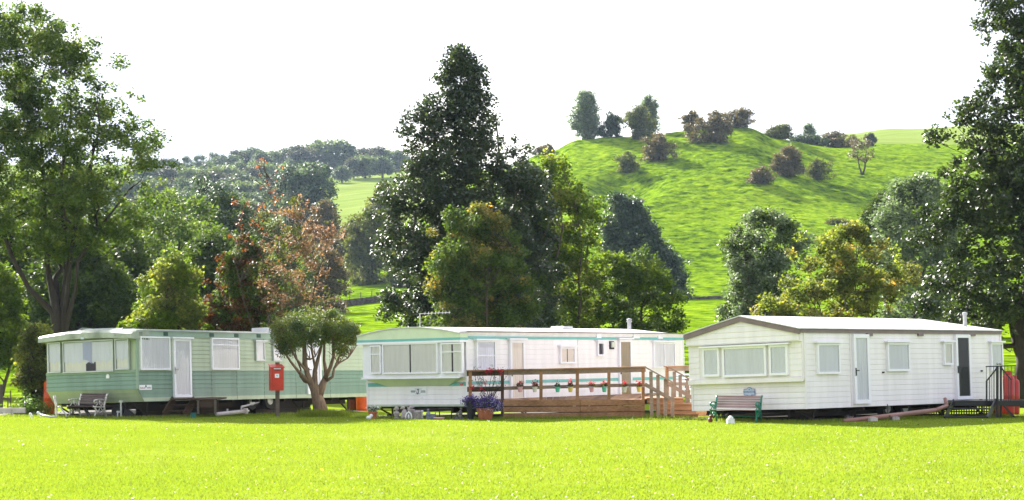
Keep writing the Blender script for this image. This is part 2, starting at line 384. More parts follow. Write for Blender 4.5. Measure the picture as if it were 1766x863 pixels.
def npmesh(name, v, f, mat, parent=None, loc=None):
    """numpy verts (n,3), quads (k,4) or tris (k,3)"""
    if loc is not None: v = v-np.array(loc)
    me = bpy.data.meshes.new(name); nf, q = f.shape
    me.vertices.add(len(v)); me.vertices.foreach_set('co', v.astype(np.float32).ravel())
    me.loops.add(nf*q); me.loops.foreach_set('vertex_index', f.astype(np.int32).ravel())
    me.polygons.add(nf); me.polygons.foreach_set('loop_start', np.arange(0, nf*q, q, dtype=np.int32))
    me.polygons.foreach_set('loop_total', np.full(nf, q, np.int32))
    me.materials.append(M[mat] if isinstance(mat, str) else mat)
    me.update(calc_edges=True)
    o = bpy.data.objects.new(name, me); COL.objects.link(o)
    if parent: o.parent = parent
    if loc is not None: o.location = loc
    return o
def leaves(c, size, aspect=.55, up=.5, rng=RNG):
    """c (n,3) leaf centres -> quads shaped like pointed leaves, each a separate island"""
    n = len(c)
    nrm = rng.normal(size=(n, 3)); nrm[:, 2] = np.abs(nrm[:, 2])+up; nrm /= np.linalg.norm(nrm, axis=1)[:, None]
    t = rng.normal(size=(n, 3)); t -= nrm*(t*nrm).sum(1)[:, None]; t /= np.linalg.norm(t, axis=1)[:, None]
    b = np.cross(nrm, t)
    L = size*(.6+.8*rng.random(n))[:, None]
    w = L*aspect
    v = np.empty((n, 4, 3))
    v[:, 0] = c-t*L/2; v[:, 1] = c+b*w/2+t*L*.02-nrm*L*.06; v[:, 2] = c+t*L/2; v[:, 3] = c-b*w/2+t*L*.02-nrm*L*.06
    f = np.arange(n*4).reshape(n, 4)
    return v.reshape(-1, 3), f

# ------------------------------------------------------------------ trees
def row_at(rows, py):
    for (a, l0, r0), (b, l1, r1) in zip(rows, rows[1:]):
        if a <= py <= b:
            t = (py-a)/(b-a); return l0+(l1-l0)*t, r0+(r1-r0)*t
    return rows[-1][1:]
def tree(name, label, cat, base_px, Y, rows, n_clump, r_clump, n_leaf, leaf, mat, bark='bark', stems=1, trunk_r=.15,
         depth=.8, hollow=.45, split=.25, group=None, seed=0, aspect=.55, vis=True, flat=.75, mat2=None, frac2=0, lean=0, limbs=7, base_z=None, jag=.25, fill=1.6, stems_px=None, fine=1.15, lk=1.15):
    rng = np.random.default_rng(100+seed); rd = random.Random(seed)
    k = Y/F; n_clump = int(n_clump*fill*fine*fine); n_leaf = int(n_leaf*fill); aspect = .72; leaf = leaf*lk; r_clump = r_clump/fine**.7
    bx = (base_px-CX)*k; bz = Hs(bx, Y) if base_z is None else base_z
    root = thing(name, label, cat, (bx, Y, bz), group=group)
    pys = np.array([r[0] for r in rows], float)
    # clump centres
    cen = []; lim = []
    wmax = max(r[2]-r[1] for r in rows)
    while len(cen) < n_clump:
        py = rng.uniform(pys[0], pys[-1]); l, r = row_at(rows, py); hw = (r-l)/2
        if rng.random() > (hw/(wmax/2))**1.3+.03: continue
        rr = (hollow+(1-hollow)*rng.random())**.8
        if rng.random() < .25: rr *= rng.random()
        a = rng.uniform(0, 2*math.pi)
        jg = 1+jag*float(vnoise(np.array([a*1.6+seed]), np.array([py/40.]), seed)[0])*2
        rc = r_clump/k*.55
        x = (l+r)/2+max(hw-rc, hw*.15)*rr*math.cos(a)*jg
        y = max(hw-rc, hw*.15)*rr*math.sin(a)*depth*k
        cen.append(((x-CX)*k, Y+y, CZ+(HY-py)*k)); lim.append(min(1, .35+.65*hw*k/(r_clump*2.2)))
    lim = np.array(lim); cen = np.array(cen)-np.array((bx, Y, bz))
    cen[:, 2] = np.maximum(cen[:, 2], .15)
    rad = r_clump*(.45+.9*rng.random(n_clump)**1.5)*lim
    spr = rng.random(n_clump) < .12
    cen[spr] += rng.normal(size=(n_clump, 3))[spr]*r_clump*.7; rad[spr] *= .5
    per = rng.multinomial(n_leaf, rad**2/np.sum(rad**2))
    idx = np.repeat(np.arange(n_clump), per)
    d = rng.normal(size=(len(idx), 3)); d /= np.linalg.norm(d, axis=1)[:, None]
    q = rng.random(len(idx))**.45
    # drooping, lobed clumps
    p = cen[idx]+d*(rad[idx]*q)[:, None]*np.array((1, 1, flat))
    p[:, 2] -= (np.abs(d[:, 0])+np.abs(d[:, 1]))*rad[idx]*.12
    p += rng.normal(size=p.shape)*leaf*.5
    p[:, 2] = np.maximum(p[:, 2], .03)
    if mat2:
        sel = rng.random(n_clump) < frac2; s2 = sel[idx]
        v, f = leaves(p[~s2], leaf, aspect, rng=rng); npmesh('crown', v, f, mat, root)
        if s2.any():
            v, f = leaves(p[s2], leaf, aspect, rng=rng); npmesh('turning_leaves', v, f, mat2, root)
    else:
        v, f = leaves(p, leaf, aspect, rng=rng); npmesh('crown', v, f, mat, root)
    if vis:
        mb = MB(); top = cen[:, 2].max(); low = cen[:, 2].min()
        zf = max(low*.7, top*split*.6)
        pts_l = []
        cx = cen[:, 0].mean(); cy = cen[:, 1].mean()
        for q in (stems_px or []):
            pts = [Vector(((a_-CX)*k-bx, dy_, CZ+(HY-b_)*k-bz)) for a_, b_, dy_, _ in q]
            mb.tube(pts, [r_*.62 for _, _, _, r_ in q], 8); pts_l += list(zip(pts[2:], [r_ for _, _, _, r_ in q][2:]))
        for s in range(0 if stems_px else stems):
            a = 2*math.pi*s/max(stems, 1)+rd.random(); sp = .15*top if stems > 1 else .04*top
            pts = []; rr = []
            n = 9; hs = .80 if s == 0 else rd.uniform(.5, .68)
            for i in range(n):
                t = i/(n-1); z = top*hs*t
                ox = cx*t*.8+math.cos(a)*sp*t**.7+rd.uniform(-1, 1)*.018*top*(t > 0)+lean*t
                oy = cy*t*.8+math.sin(a)*sp*t**.7+rd.uniform(-1, 1)*.018*top*(t > 0)
                if stems > 1: ox += math.cos(a)*trunk_r*.4; oy += math.sin(a)*trunk_r*.4
                pts.append(Vector((ox, oy, z-.1*(i == 0))))
                rr.append(trunk_r*(1/math.sqrt(stems))*(1.25 if i == 0 else 1)*(1-.9*t)+.008)
            mb.tube(pts, rr, 8)
            pts_l += [(p_, r_) for p_, r_ in zip(pts[1:], rr[1:])]
        for j in range(limbs):
            ci = cen[rd.randrange(n_clump)]; c = Vector(ci)
            cand = [(p_, r_) for p_, r_ in pts_l if p_.z < c.z-.1*top and p_.z > zf*.7] or pts_l[:2]
            p0, r0 = min(cand, key=lambda q_: (q_[0]-c).length+(.5*abs(c.z-q_[0].z-.25*top)))
            pts = []; rr = []
            for i in range(6):
                t = i/5; b = p0.lerp(c, t); b.z += .06*top*math.sin(t*math.pi)*rd.uniform(-.2, 1)
                b += Vector((rd.uniform(-1, 1), rd.uniform(-1, 1), 0))*.012*top*(0 < i < 5)
                pts.append(b); rr.append(max(r0*.6*(1-t*.85), .012))
            mb.tube(pts, rr, 6); pts_l += list(zip(pts[1:], rr[1:]))
        P = [(p_, r_) for p_, r_ in pts_l]
        for ci in cen[rng.permutation(n_clump)[:min(n_clump, 150)]]:
            c = Vector(ci)
            p0, r0 = min(P, key=lambda q_: (q_[0]-c).length+max(0, q_[0].z-c.z+.15)*2)
            m_ = p0.lerp(c, .5)+Vector((0, 0, -.03*top*rd.random()))
            mb.tube([p0, m_, c], [min(r0*.6, .03)+.004, .014, .005], 4)
        mb.build('trunk', bark, root, smooth=True)
    return root
def puff(name, c, r, n, size, mat, parent, seed=0, shell=.5, zmin=None):
    rng = np.random.default_rng(seed+500)
    d = rng.normal(size=(n, 3)); d /= np.linalg.norm(d, axis=1)[:, None]
    p = np.array(c)+d*(shell+(1-shell)*rng.random((n, 1)))*np.array(r)*(.8+.4*rng.random((n, 1)))
    if zmin is not None: p = p[p[:, 2] > zmin]
    v, f = leaves(p, size, .6, rng=rng); return npmesh(name, v, f, mat, parent)

# ------------------------------------------------------------------ ground
def ground_strip(name, ys, mat, label):
    t = np.linspace(-1, 1, 421); t = np.sign(t)*np.abs(t)**1.25
    ys = np.array(ys, float)
    TT, YY = np.meshgrid(t, ys)
    XX = TT*(45+np.abs(YY)*.42)
    ZZ = H(XX, YY)
    v = np.stack([XX, YY, ZZ], -1).reshape(-1, 3)
    ny, nx = len(ys), len(t)
    i = (np.arange(ny-1)[:, None]*nx+np.arange(nx-1)[None]).ravel()
    f = np.stack([i, i+1, i+nx+1, i+nx], 1)
    o = npmesh(name, v, f, mat); o.data.polygons.foreach_set('use_smooth', [True]*len(f))
    return tag(o, label, kind='structure')
ground_strip('lawn', list(np.arange(-60, 20, 4.))+list(np.arange(20, 72.01, .5)), 'lawn', 'bright mown lawn')
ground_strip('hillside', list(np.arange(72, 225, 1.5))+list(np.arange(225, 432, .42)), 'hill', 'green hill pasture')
ground_strip('far_fields', list(np.arange(431.5, 1190, 6)), 'far_field', 'pale far fields beyond the hill')

def blades(name, n, x, y, h, seed, mat='grass_blade', kind='stuff'):
    rng = np.random.default_rng(seed)
    z = H(x, y); a = rng.uniform(0, 2*math.pi, n); hh = h*(.5+rng.random(n)); w = .006+.008*rng.random(n)
    lx = rng.normal(size=n)*hh*.45; ly = rng.normal(size=n)*hh*.45
    v = np.empty((n, 3, 3))
    v[:, 0] = np.stack([x-np.cos(a)*w, y-np.sin(a)*w, z-.005], 1)
    v[:, 1] = np.stack([x+np.cos(a)*w, y+np.sin(a)*w, z-.005], 1)
    v[:, 2] = np.stack([x+lx, y+ly, z+hh], 1)
    return tag(npmesh(name, v.reshape(-1, 3), np.arange(n*3).reshape(n, 3), mat), kind=kind)
NB = 260000
yy = 21.5+(RNG.random(NB)**1.15)*34; xx = (RNG.random(NB)*2-1)*(.30*yy+1)
blades('mown_grass', NB, xx, yy, .024, 1)
rng_ = np.random.default_rng(77); n_ = 520; y_ = 22+rng_.random(n_)**1.1*26; x_ = (rng_.random(n_)*2-1)*.29*y_
v_, f_ = leaves(np.stack([x_, y_, H(x_, y_)+.03], 1), .035, .8, up=3., rng=rng_)
tag(npmesh('daisies', v_, f_, 'fl_white'), kind='stuff')
n_ = 90; y_ = 22+rng_.random(n_)*27; x_ = (rng_.random(n_)*2-1)*.29*y_
v_, f_ = leaves(np.stack([x_, y_, H(x_, y_)+.03], 1), .06, .7, up=1.5, rng=rng_)
tag(npmesh('fallen_leaves', v_, f_, 'leaf_gold'), kind='stuff')
# longer grass where the mower cannot reach: along the vans and fence
segs = [((-14.5, 52.2), (-10.2, 49.8), 1500), ((-10.2, 49.9), (-5.0, 57.5), 2500), ((-4.2, 50.6), (-1.2, 48.9), 1400), ((-1., 48.9), (4.8, 49.6), 2500), ((4.7, 48.2), (7.3, 45.7), 1400), ((7.3, 45.8), (13.8, 51.6), 2600)]
gx = []; gy = []
for (a, b, n) in segs:
    t = RNG.random(n); gx.append(a[0]+(b[0]-a[0])*t+RNG.normal(size=n)*.12); gy.append(a[1]+(b[1]-a[1])*t+RNG.normal(size=n)*.12)
gx = np.concatenate(gx); gy = np.concatenate(gy)
blades('long_grass', len(gx), gx, gy, .07, 2)

# ------------------------------------------------------------------ static caravans
class Van:
    def __init__(s, label, px, Y, a, w, L, roll, pitch):
        s.cx = (px-CX)/F*Y; s.cy = Y; s.w = w; s.L = L
        s.M = Matrix.Translation((s.cx, s.cy, 0)) @ Matrix.Rotation(R(90-a), 4, 'Z') @ Matrix.Rotation(R(roll), 4, 'X') @ Matrix.Rotation(R(pitch), 4, 'Y')
        s.I = s.M.inverted()
        s.root = thing('static_caravan', label, 'caravan'); s.root.matrix_world = s.M
        s.o = s.I @ Vector((0, 0, CZ))
    def hit(s, px, py, face, off=0):
        d = s.I.to_3x3() @ Vector(((px-CX)/F, 1, (HY-py)/F))
        t = ((-off if face == 'side' else off) - s.o.y)/d.y if face in ('side', 'mid') else (-off-s.o.x)/d.x
        p = s.o+d*t
        return (p.x if face in ('side', 'mid') else p.y), p.z
    def fbox(s, mb, face, a0, a1, z0, z1, o0, o1, m=0):
        if face == 'side': mb.box(a0, a1, -o1, -o0, z0, z1, m)
        else: mb.box(-o1, -o0, a0, a1, z0, z1, m)
    def pt(s, face, a, z, off):
        return (a, -off, z) if face == 'side' else (-off, a, z)
    def siding(s, name, face, a0, a1, z0, z1, pitch, mat, proud=.016, base=.0, rng=None):
        mb = MB(); n = max(1, round((z1-z0)/pitch)); p = (z1-z0)/n
        rows = []
        for k in range(n):
            rows += [(z0+k*p, base+.001), (z0+k*p+.004, base+proud), (z0+k*p+p*.45, base+proud*.75), (z0+k*p+p*.96, base+.003)]
        rows.append((z1, base+.001))
        sh = []
        for z, o in rows:
            A0, A1 = (a0, a1) if rng is None else rng(z)
            pts = [s.pt(face, A0+(A1-A0)*i/4, z, o) for i in range(5)]
            sh.append(pts if face == 'side' else pts[::-1])
        mb.sheet(sh)
        return mb.build(name, mat, s.root)
    def rect(s, x0, x1, y0, y1, face, off=0):
        a0, z1 = s.hit(x0, y0, face, off); a1, zb = s.hit(x1, y1, face, off)
        _, z0 = s.hit(x0, y1, face, off); _, zt = s.hit(x1, y0, face, off)
        a0, a1 = min(a0, a1), max(a0, a1)
        return a0, a1, (z0+zb)/2, (z1+zt)/2
    def curtain(s, mb, face, a0, a1, z0, z1, off, amp=.005, pitch=.09, scallop=0, blind=False, m=0):
        n = max(6, int((a1-a0)/pitch*6)); top = []; bot = []; mid = []
        for i in range(n+1):
            a = a0+(a1-a0)*i/n; t = (a-a0)/pitch
            w = ((t % 1)-.5)*2 if blind else math.sin(t*2*math.pi+.8*math.sin(t*.9))
            o = off+amp*w
            zb = z0+(scallop*abs(math.sin(t*.55*math.pi)) if scallop else 0)
            top.append(s.pt(face, a, z1, o*.6+off*.4)); bot.append(s.pt(face, a, zb, o))
        rr = [bot, top]
        if face != 'side': rr = [r[::-1] for r in rr]
        mb.sheet(rr, m)
    def window(s, px, face, base=0, frame='upvc', curt='cream_cloth', fw=.045, bars=(), hbars=(), style='curtain', hood=0, dark=None, name='window', gap=0, pitch=.09):
        a0, a1, z0, z1 = s.rect(*px, face, base)
        mb = MB(); D = .085
        s.fbox(mb, face, a0, a1, z0, z0+fw, base, base+D); s.fbox(mb, face, a0, a1, z1-fw, z1, base, base+D)
        s.fbox(mb, face, a0, a0+fw, z0+fw, z1-fw, base, base+D-.003); s.fbox(mb, face, a1-fw, a1, z0+fw, z1-fw, base, base+D-.003)
        for b in bars:
            a = a0+(a1-a0)*b; s.fbox(mb, face, a-fw*.35, a+fw*.35, z0+fw, z1-fw, base+.045, base+D-.006)
        for b in hbars:
            z = z0+(z1-z0)*b; s.fbox(mb, face, a0+fw, a1-fw, z-fw*.35, z+fw*.35, base+.047, base+D-.009)
        fr = mb.build(name, frame, s.root)
        if hood:
            hb = MB(); s.fbox(hb, face, a0-.07, a1+.07, z1+.005, z1+.05, base, base+.13); hb.build('hood', frame if frame == 'upvc' else 'alu', fr)
        g = MB(); i0, i1 = a0+fw*.9, a1-fw*.9; k0, k1 = z0+fw*.9, z1-fw*.9
        if face != 'side': i0, i1 = i1, i0
        g.sheet([[s.pt(face, i0, k0, base+.062), s.pt(face, i1, k0, base+.062)], [s.pt(face, i0, k1, base+.062), s.pt(face, i1, k1, base+.062)]])
        i0, i1 = min(i0, i1), max(i0, i1)
        g.build('pane', 'glass', fr)
        bk = MB(); s.fbox(bk, face, i0, i1, k0, k1, base+.005, base+.021); bk.build('recess', dark or 'dark_room', fr)
        c = MB()
        if style == 'curtain':
            if gap:
                mid = (i0+i1)/2
                s.curtain(c, face, i0, mid-gap/2, k0, k1, base+.048, pitch=pitch); s.curtain(c, face, mid+gap/2, i1, k0, k1, base+.048, pitch=pitch)
            else: s.curtain(c, face, i0, i1, k0, k1, base+.048, pitch=pitch)
            c.build('curtain', curt, fr)
        elif style == 'blind':
            s.curtain(c, face, i0, i1, k0, k1, base+.048, amp=.007, pitch=.075, blind=True); c.build('blind', 'blind', fr)
        elif style == 'lace':
            s.curtain(c, face, i0, i1, k0, k0+(k1-k0)*.45, base+.030, amp=.004); c.build('curtain', 'cream_cloth', fr)
            c = MB(); s.curtain(c, face, i0, i1, k0+(k1-k0)*.24, k1, base+.045, amp=.004, scallop=.09, pitch=.14); c.build('lace_valance', 'net', fr)
        return fr
    def door(s, px, face='side', curt='beige_cloth', frame='upvc', base=0, style='curtain', fw=.075, side='l', hood=0, name='door', handle='black_metal'):
        fr = s.window(px, face, base, frame, curt, fw, style=style, name=name, hood=hood)
        a0, a1, z0, z1 = s.rect(*px, face, base)
        mb = MB(); a = a0+fw*.5 if side == 'l' else a1-fw*.5; z = z0+(z1-z0)*.46
        s.fbox(mb, face, a-.018, a+.018, z-.10, z+.10, base+.084, base+.10)
        s.fbox(mb, face, a-.012, a+.09 if side == 'l' else a+.012, z+.02, z+.045, base+.10, base+.135)
        mb.build('handle', handle, fr); return fr
    def text(s, body, face, a, z, off, size, mat, parent, name='lettering'):
        cu = bpy.data.curves.new(name, 'FONT'); cu.body = body; cu.size = size; cu.align_x = 'CENTER'; cu.align_y = 'CENTER'; cu.extrude = .002
        t = bpy.data.objects.new('tmp', cu); COL.objects.link(t)
        bpy.context.view_layer.update()
        me = bpy.data.meshes.new_from_object(t.evaluated_get(bpy.context.evaluated_depsgraph_get()))
        bpy.data.objects.remove(t)
        me.materials.clear(); me.materials.append(M[mat])
        o = bpy.data.objects.new(name, me); COL.objects.link(o); o.parent = parent
        X = Vector((1, 0, 0)) if face == 'side' else Vector((0, -1, 0))
        Z = Vector((0, 0, 1)); N_ = X.cross(Z)
        m4 = Matrix.Identity(4)
        for i, v in enumerate((X, Z, N_)):
            for j in range(3): m4[j][i] = v[j]
        m4.translation = Vector(s.pt(face, a, z, off)); o.matrix_local = m4
        return o
    def chassis(s, zb, wheel_x, z0=None):
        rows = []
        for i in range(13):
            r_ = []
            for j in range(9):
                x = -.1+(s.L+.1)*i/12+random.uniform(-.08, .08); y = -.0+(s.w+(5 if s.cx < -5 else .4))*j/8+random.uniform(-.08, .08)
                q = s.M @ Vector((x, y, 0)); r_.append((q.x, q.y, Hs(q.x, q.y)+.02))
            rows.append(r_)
        b_ = MB(); b_.sheet(rows); so_ = b_.build('shade_soil', 'soil'); so_['kind'] = 'structure'  # dark soil sheet put in to deepen the shade beneath and behind the van
        mb = MB()
        for y in (.75, s.w-.75): mb.box(.3, s.L-.2, y-.04, y+.04, zb-.21, zb-.005)
        for i in range(9):
            x = .5+(s.L-1)*i/8; mb.box(x-.03, x+.03, .08, s.w-.08, zb-.09, zb-.007)
        mb.tube([(-.9, s.w/2, zb-.12), (.5, .78, zb-.1)], .035, 6); mb.tube([(-.9, s.w/2, zb-.12), (.5, s.w-.78, zb-.1)], .035, 6)
        mb.build('chassis', 'chassis', s.root)
        for x in wheel_x:
            for y in (.45, s.w-.45):
                q = MB(); r = .27; c = Vector((x, y, 0))
                gz = (s.M @ c).z; zc = r-.02-gz
                ring = [(r*.55, -.09), (r*.92, -.10), (r, -.06), (r, .06), (r*.92, .10), (r*.55, .09)]
                vs = MB(); vs.lathe(ring, (0, 0, 0), 20)
                q.add([(x+v[0], y+v[2], zc+v[1]) for v in vs.v], vs.f)
                wh = q.build('wheel', 'dark_rubber', s.root, smooth=False)
                q = MB(); vs = MB(); vs.lathe([(.03, -.11), (.13, -.105), (.15, -.05), (.15, .05), (.03, .06)], (0, 0, 0), 14)
                q.add([(x+v[0], y+v[2], zc+v[1]) for v in vs.v], vs.f); q.build('rim', 'galv', wh)
        for (x, y) in ((.7, .3), (.7, s.w-.3), (s.L-.6, .3), (s.L-.6, s.w-.3), (s.L*.3, .5), (s.L*.75, .5)):
            p = Vector((x, y, 0)); gz = (s.M @ p).z; gh = Hs(*(s.M @ p).xy[:])
            q = MB(); zb2 = gh-gz
            q.tube([(x, y, zb2), (x, y, zb-.05)], .03, 6); q.beam((x-.5, y, zb-.09), (x, y, zb2+.03), .05, .03)
            q.box(x-.12, x+.12, y-.12, y+.12, zb2-.03, zb2+.07); q.build('jack', 'chassis', s.root)

# ---- left caravan: two tone green
A = Van('two tone green static caravan with lace curtained front windows, behind the clipped tree', 238, 50.8, 32, 3.47, 10.5, -2.0, .55)
Lz = .37
body = MB(); body.box(.02, A.L, .0, A.w, Lz+.34, 2.33)
body.prism([(.02, 0, Lz+.34), (.26, 0, Lz), (A.L, 0, Lz), (A.L, 0, Lz+.34)], (0, A.w, 0))
body.build('wall', 'green_light', A.root)
A.siding('upper_siding', 'side', .0, A.L, 1.21, 2.15, .117, 'green_light')
A.siding('lower_siding', 'side', .0, A.L, .72, 1.21, .122, 'green_dark')
mb = MB(); # lower side strip that follows the raked skirt
n = 2
for k in range(n):
    z0 = .48+k*.12; z1 = z0+.12
    f0 = .25*(.72-z0)/.35; f1 = .25*(.72-z1)/.35
    mb.sheet([[(f0, -.016, z0), (A.L, -.016, z0)], [(f1, -.004, z1), (A.L, -.004, z1)]])
mb.build('lower_siding', 'green_dark', A.root)
mb = MB(); mb.sheet([[(.25, -.012, Lz), (A.L, -.012, Lz)], [(.17, -.012, .48), (A.L, -.012, .48)]]); mb.build('skirt_band', 'green_light', A.root)
A.siding('front_lower_siding', 'front', 0, A.w, .72, 1.19, .118, 'green_dark')
mb = MB()
for k in range(3):
    z0 = Lz+k*.117; z1 = z0+.117; f0 = .25*(.72-z0)/.35-.016; f1 = .25*(.72-z1)/.35-.002
    mb.sheet([[(f0, A.w-.2*(.72-z0)/.35, z0), (f0, 0, z0)], [(f1, A.w-.2*(.72-z1)/.35, z1), (f1, 0, z1)]])
mb.build('raked_skirt', 'green_light', A.root)
mb = MB(); mb.box(-.035, .0, 0, A.w, 1.17, 1.21); mb.box(-.04, .03, -.035, .02, .72, 2.12)
mb.box(0, A.L, -.03, .0, 1.2, 1.225); mb.build('corner_trim', 'green_trim', A.root)
mb = MB(); mb.box(.0, A.L, -.03, .0, 2.15, 2.335); mb.build('cant_band', 'green_trim', A.root)
for p in ((238.5, 244.6, 572.4, 579), (282, 289, 573, 579.5), (361.3, 368.3, 575, 581.3), (404, 410.6, 576, 582), (442.6, 449, 576.4, 582.6), (520, 526, 578, 584)):
    a0, a1, z0, z1 = A.rect(*p, 'side', .03); mb = MB(); A.fbox(mb, 'side', a0, a1, z0, z1, .03, .045)
    for k in range(3): A.fbox(mb, 'side', a0, a1, z0+(z1-z0)*(k+.2)/3, z0+(z1-z0)*(k+.6)/3, .045, .055)
    mb.build('vent', 'green_vent', A.root)
# roof: cambered skin with a rounded visor over the front windows
mb = MB(); rows = []
for x in (.45, A.L+.02):
    rows.append([(x, -.05+(A.w+.1)*i/12, 2.335+.115*math.sin(math.pi*i/12)) for i in range(13)])
mb.sheet([r[::-1] for r in rows]); rows2 = []
for x, dz, k in ((.45, 0, 1), (.1, -.02, 1), (-.16, -.06, .9), (-.25, -.11, .75), (-.265, -.24, .5), (-.05, -.25, .5)):
    rows2.append([(x, -.05+(A.w+.1)*i/12, 2.345+dz+.115*k*math.sin(math.pi*i/12)) for i in range(13)])
mb.sheet(rows2)
for e in (0, 12):
    r = [q[e] for q in rows2]; mb.add(r+[(.45, r[0][1], 2.06)], [tuple(range(len(r)+1))])
mb.build('roof', 'roof_old', A.root, smooth=False)
mb = MB(); mb.box(.3, A.L, -.075, -.03, 2.325, 2.365); mb.build('gutter', 'alu', A.root)
for t in (.55, 2.15):
    mb = MB(); mb.tube([(.5, t, 2.335+.115*math.sin(math.pi*t/A.w)+.01), (.1, t, 2.315+.16*math.sin(math.pi*t/A.w)+.008), (-.15, t, 2.25+.13*math.sin(math.pi*t/A.w)), (-.27, t, 2.13+.08)], .018, 6)
    mb.build('roof_seam', 'roof_old', A.root)
mb = MB(); mb.box(-.275, -.262, 1.72, 1.84, 2.14, 2.2); mb.build('maker_badge', 'plate_blue', A.root)
a, z = A.hit(464, 566, 'mid', 1.0)
mb = MB(); mb.box(a-.35, a+.35, .8, 1.4, 2.40, 2.56); mb.build('roof_vent', 'roof_white', A.root)
mb = MB(); A.fbox(mb, 'front', .04, A.w-.03, 1.21, 1.25, .0, .05); A.fbox(mb, 'front', .04, A.w-.03, 2.06, 2.12, .0, .05); mb.build('front_frame', 'green_trim', A.root)
A.window((85, 108, 591, 643.5), 'front', .0, 'alu', style='lace', fw=.035)
wf = A.window((111, 199, 587.5, 642.5), 'front', .0, 'alu', style='lace', fw=.03)
a0, a1, z0, z1 = A.rect(144, 166, 588, 628, 'front', 0)
mb = MB(); A.curtain(mb, 'front', a0+.12, a1-.02, z0, z1, .056, amp=.004, scallop=.12, pitch=.3); mb.build('lace_centre', 'purple_cloth', wf)
a0, a1, z0, z1 = A.rect(150, 167, 625, 640, 'front', 0)
mb = MB(); A.fbox(mb, 'front', a0, a1, z0, z1, .040, .042); mb.build('curtain_gap', 'dark_room', wf)
A.window((200.5, 225.5, 584, 638), 'front', .0, 'alu', style='lace', fw=.035)
A.window((239, 291, 581, 638.5), 'side', .0, 'upvc', 'white_cloth', fw=.04)
A.door((296, 328, 585, 685.5), 'side', 'white_cloth', 'upvc', fw=.07, hood=1, handle='galv')
A.window((362, 410, 583.5, 638), 'side', .0, 'upvc', 'white_cloth', fw=.04, bars=(), hbars=(.78,))
A.window((438.5, 454, 590, 622.7), 'side', .0, 'alu', 'white_cloth', fw=.03, hood=1)
A.window((468, 483, 590, 622.7), 'side', .0, 'alu', 'white_cloth', fw=.03, hood=1)
A.door((526.5, 552, 593, 680), 'side', 'blind', 'upvc', fw=.07, hood=1)
a0, a1, z0, z1 = A.rect(240, 261.5, 664, 672.8, 'side', .017)
mb = MB(); A.fbox(mb, 'side', a0, a1, z0, z1, .016, .026); pl = mb.build('name_plate', 'sticker', A.root)
for x_ in (3.05, 4.15, 5.4, 6.9, 8.6):
    jb = MB(); jb.box(x_-.006, x_+.006, -.021, -.002, Lz, 2.15); jb.build('panel_joint', 'green_trim', A.root)
mb = MB(); w_ = a1-a0; zc = (z0+z1)/2
for k, hh in enumerate((.05, .03, .045, .03, .035, .05)):
    aa = a0+w_*(.06+.07*k); A.fbox(mb, 'side', aa, aa+w_*.05, zc-.035, zc-.035+hh, .026, .029)
for k, hh in enumerate((.03, .04, .03, .045, .03)):
    aa = a0+w_*(.6+.07*k); A.fbox(mb, 'side', aa, aa+w_*.045, zc-.03, zc-.03+hh, .026, .029)
mb.build('lettering', 'ink_pink', pl)
mb = MB(); mb.blob((a0+w_*.52, -.029, zc+.03), (.03, .004, .035)); mb.build('emblem', 'green_vent', pl)
a, z = A.hit(186, 649.5, 'front', .02)
mb = MB(); mb.prism([(-.03, a+.06, z-.055), (-.03, a-.06, z-.055), (-.03, a-.06, z+.02), (-.03, a-.035, z+.055), (-.03, a, z+.065), (-.03, a+.035, z+.055), (-.03, a+.06, z+.02)], (.012, 0, 0)); mb.build('shield_badge', 'sticker', A.root)
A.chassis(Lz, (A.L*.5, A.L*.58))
# ---- middle caravan: white with turquoise stripes
B = Van('white static caravan with turquoise stripes and rounded roof, behind the timber decking', 805.5, 49.6, 37, 3.52, 11.0, -1.2, 0)
Bz = .30
body = MB(); body.box(.0, B.L, .0, B.w, Bz, 2.26); body.build('wall', 'white', B.root)
B.siding('side_siding', 'side', 0, B.L, Bz, 2.20, .136, 'white', .008)
B.siding('front_siding', 'front', 0, B.w, Bz+.03, 2.1, .136, 'white', .012)
mb = MB(); mb.box(-.03, .0, 0, B.w, Bz-.02, Bz+.035); mb.build('bottom_trim', 'green_light', B.root)
mb = MB(); mb.box(.02, B.L, -.018, -.002, .86, .945); mb.box(.02, B.L, -.02, -.002, 2.085, 2.16); mb.box(-.018, -.002, 0, B.w, .83, .93); mb.build('stripe', 'turquoise', B.root)
mb = MB(); mb.box(-.025, .025, -.03, .0, Bz, 2.2); mb.box(B.L-.03, B.L+.01, -.03, 0, Bz, 2.25); mb.box(-.03, 0, B.w-.03, B.w+.015, Bz, 2.1); mb.build('corner_trim', 'upvc', B.root)
mb = MB(); mb.box(0, B.L, -.035, .0, 2.2, 2.28); mb.build('cant_rail', 'white', B.root)
zb = 1.06   # bay
bay = MB()
bay.box(-.25, -.002, .06, B.w-.06, zb, 2.06); bay.build('bay', 'upvc', B.root)
mb = MB(); mb.add([(-.25, .06, zb), (-.25, B.w-.06, zb), (-.02, B.w-.75, .83), (-.02, .62, .83), (-.002, .06, zb-.002), (-.002, B.w-.06, zb-.002)],
    [(1, 0, 3, 2), (0, 4, 3), (5, 1, 2)]); mb.build('bay_underside', 'pale_lime', B.root)
bay_mb = MB(); bay_mb.box(-.30, -.245, .03, B.w-.03, zb-.02, zb+.03); bay_mb.build('bay_sill', 'upvc', B.root)
B.window((640.5, 660, 596, 645), 'front', .25, 'upvc', 'cream_cloth', hbars=(.68,), fw=.04)
B.window((662, 758, 592, 645), 'front', .25, 'upvc', 'cream_cloth', fw=.04, gap=.05, pitch=.15)
B.window((763, 801, 591.5, 644), 'front', .25, 'upvc', 'cream_cloth', hbars=(.70,), fw=.04, gap=.05, pitch=.12)
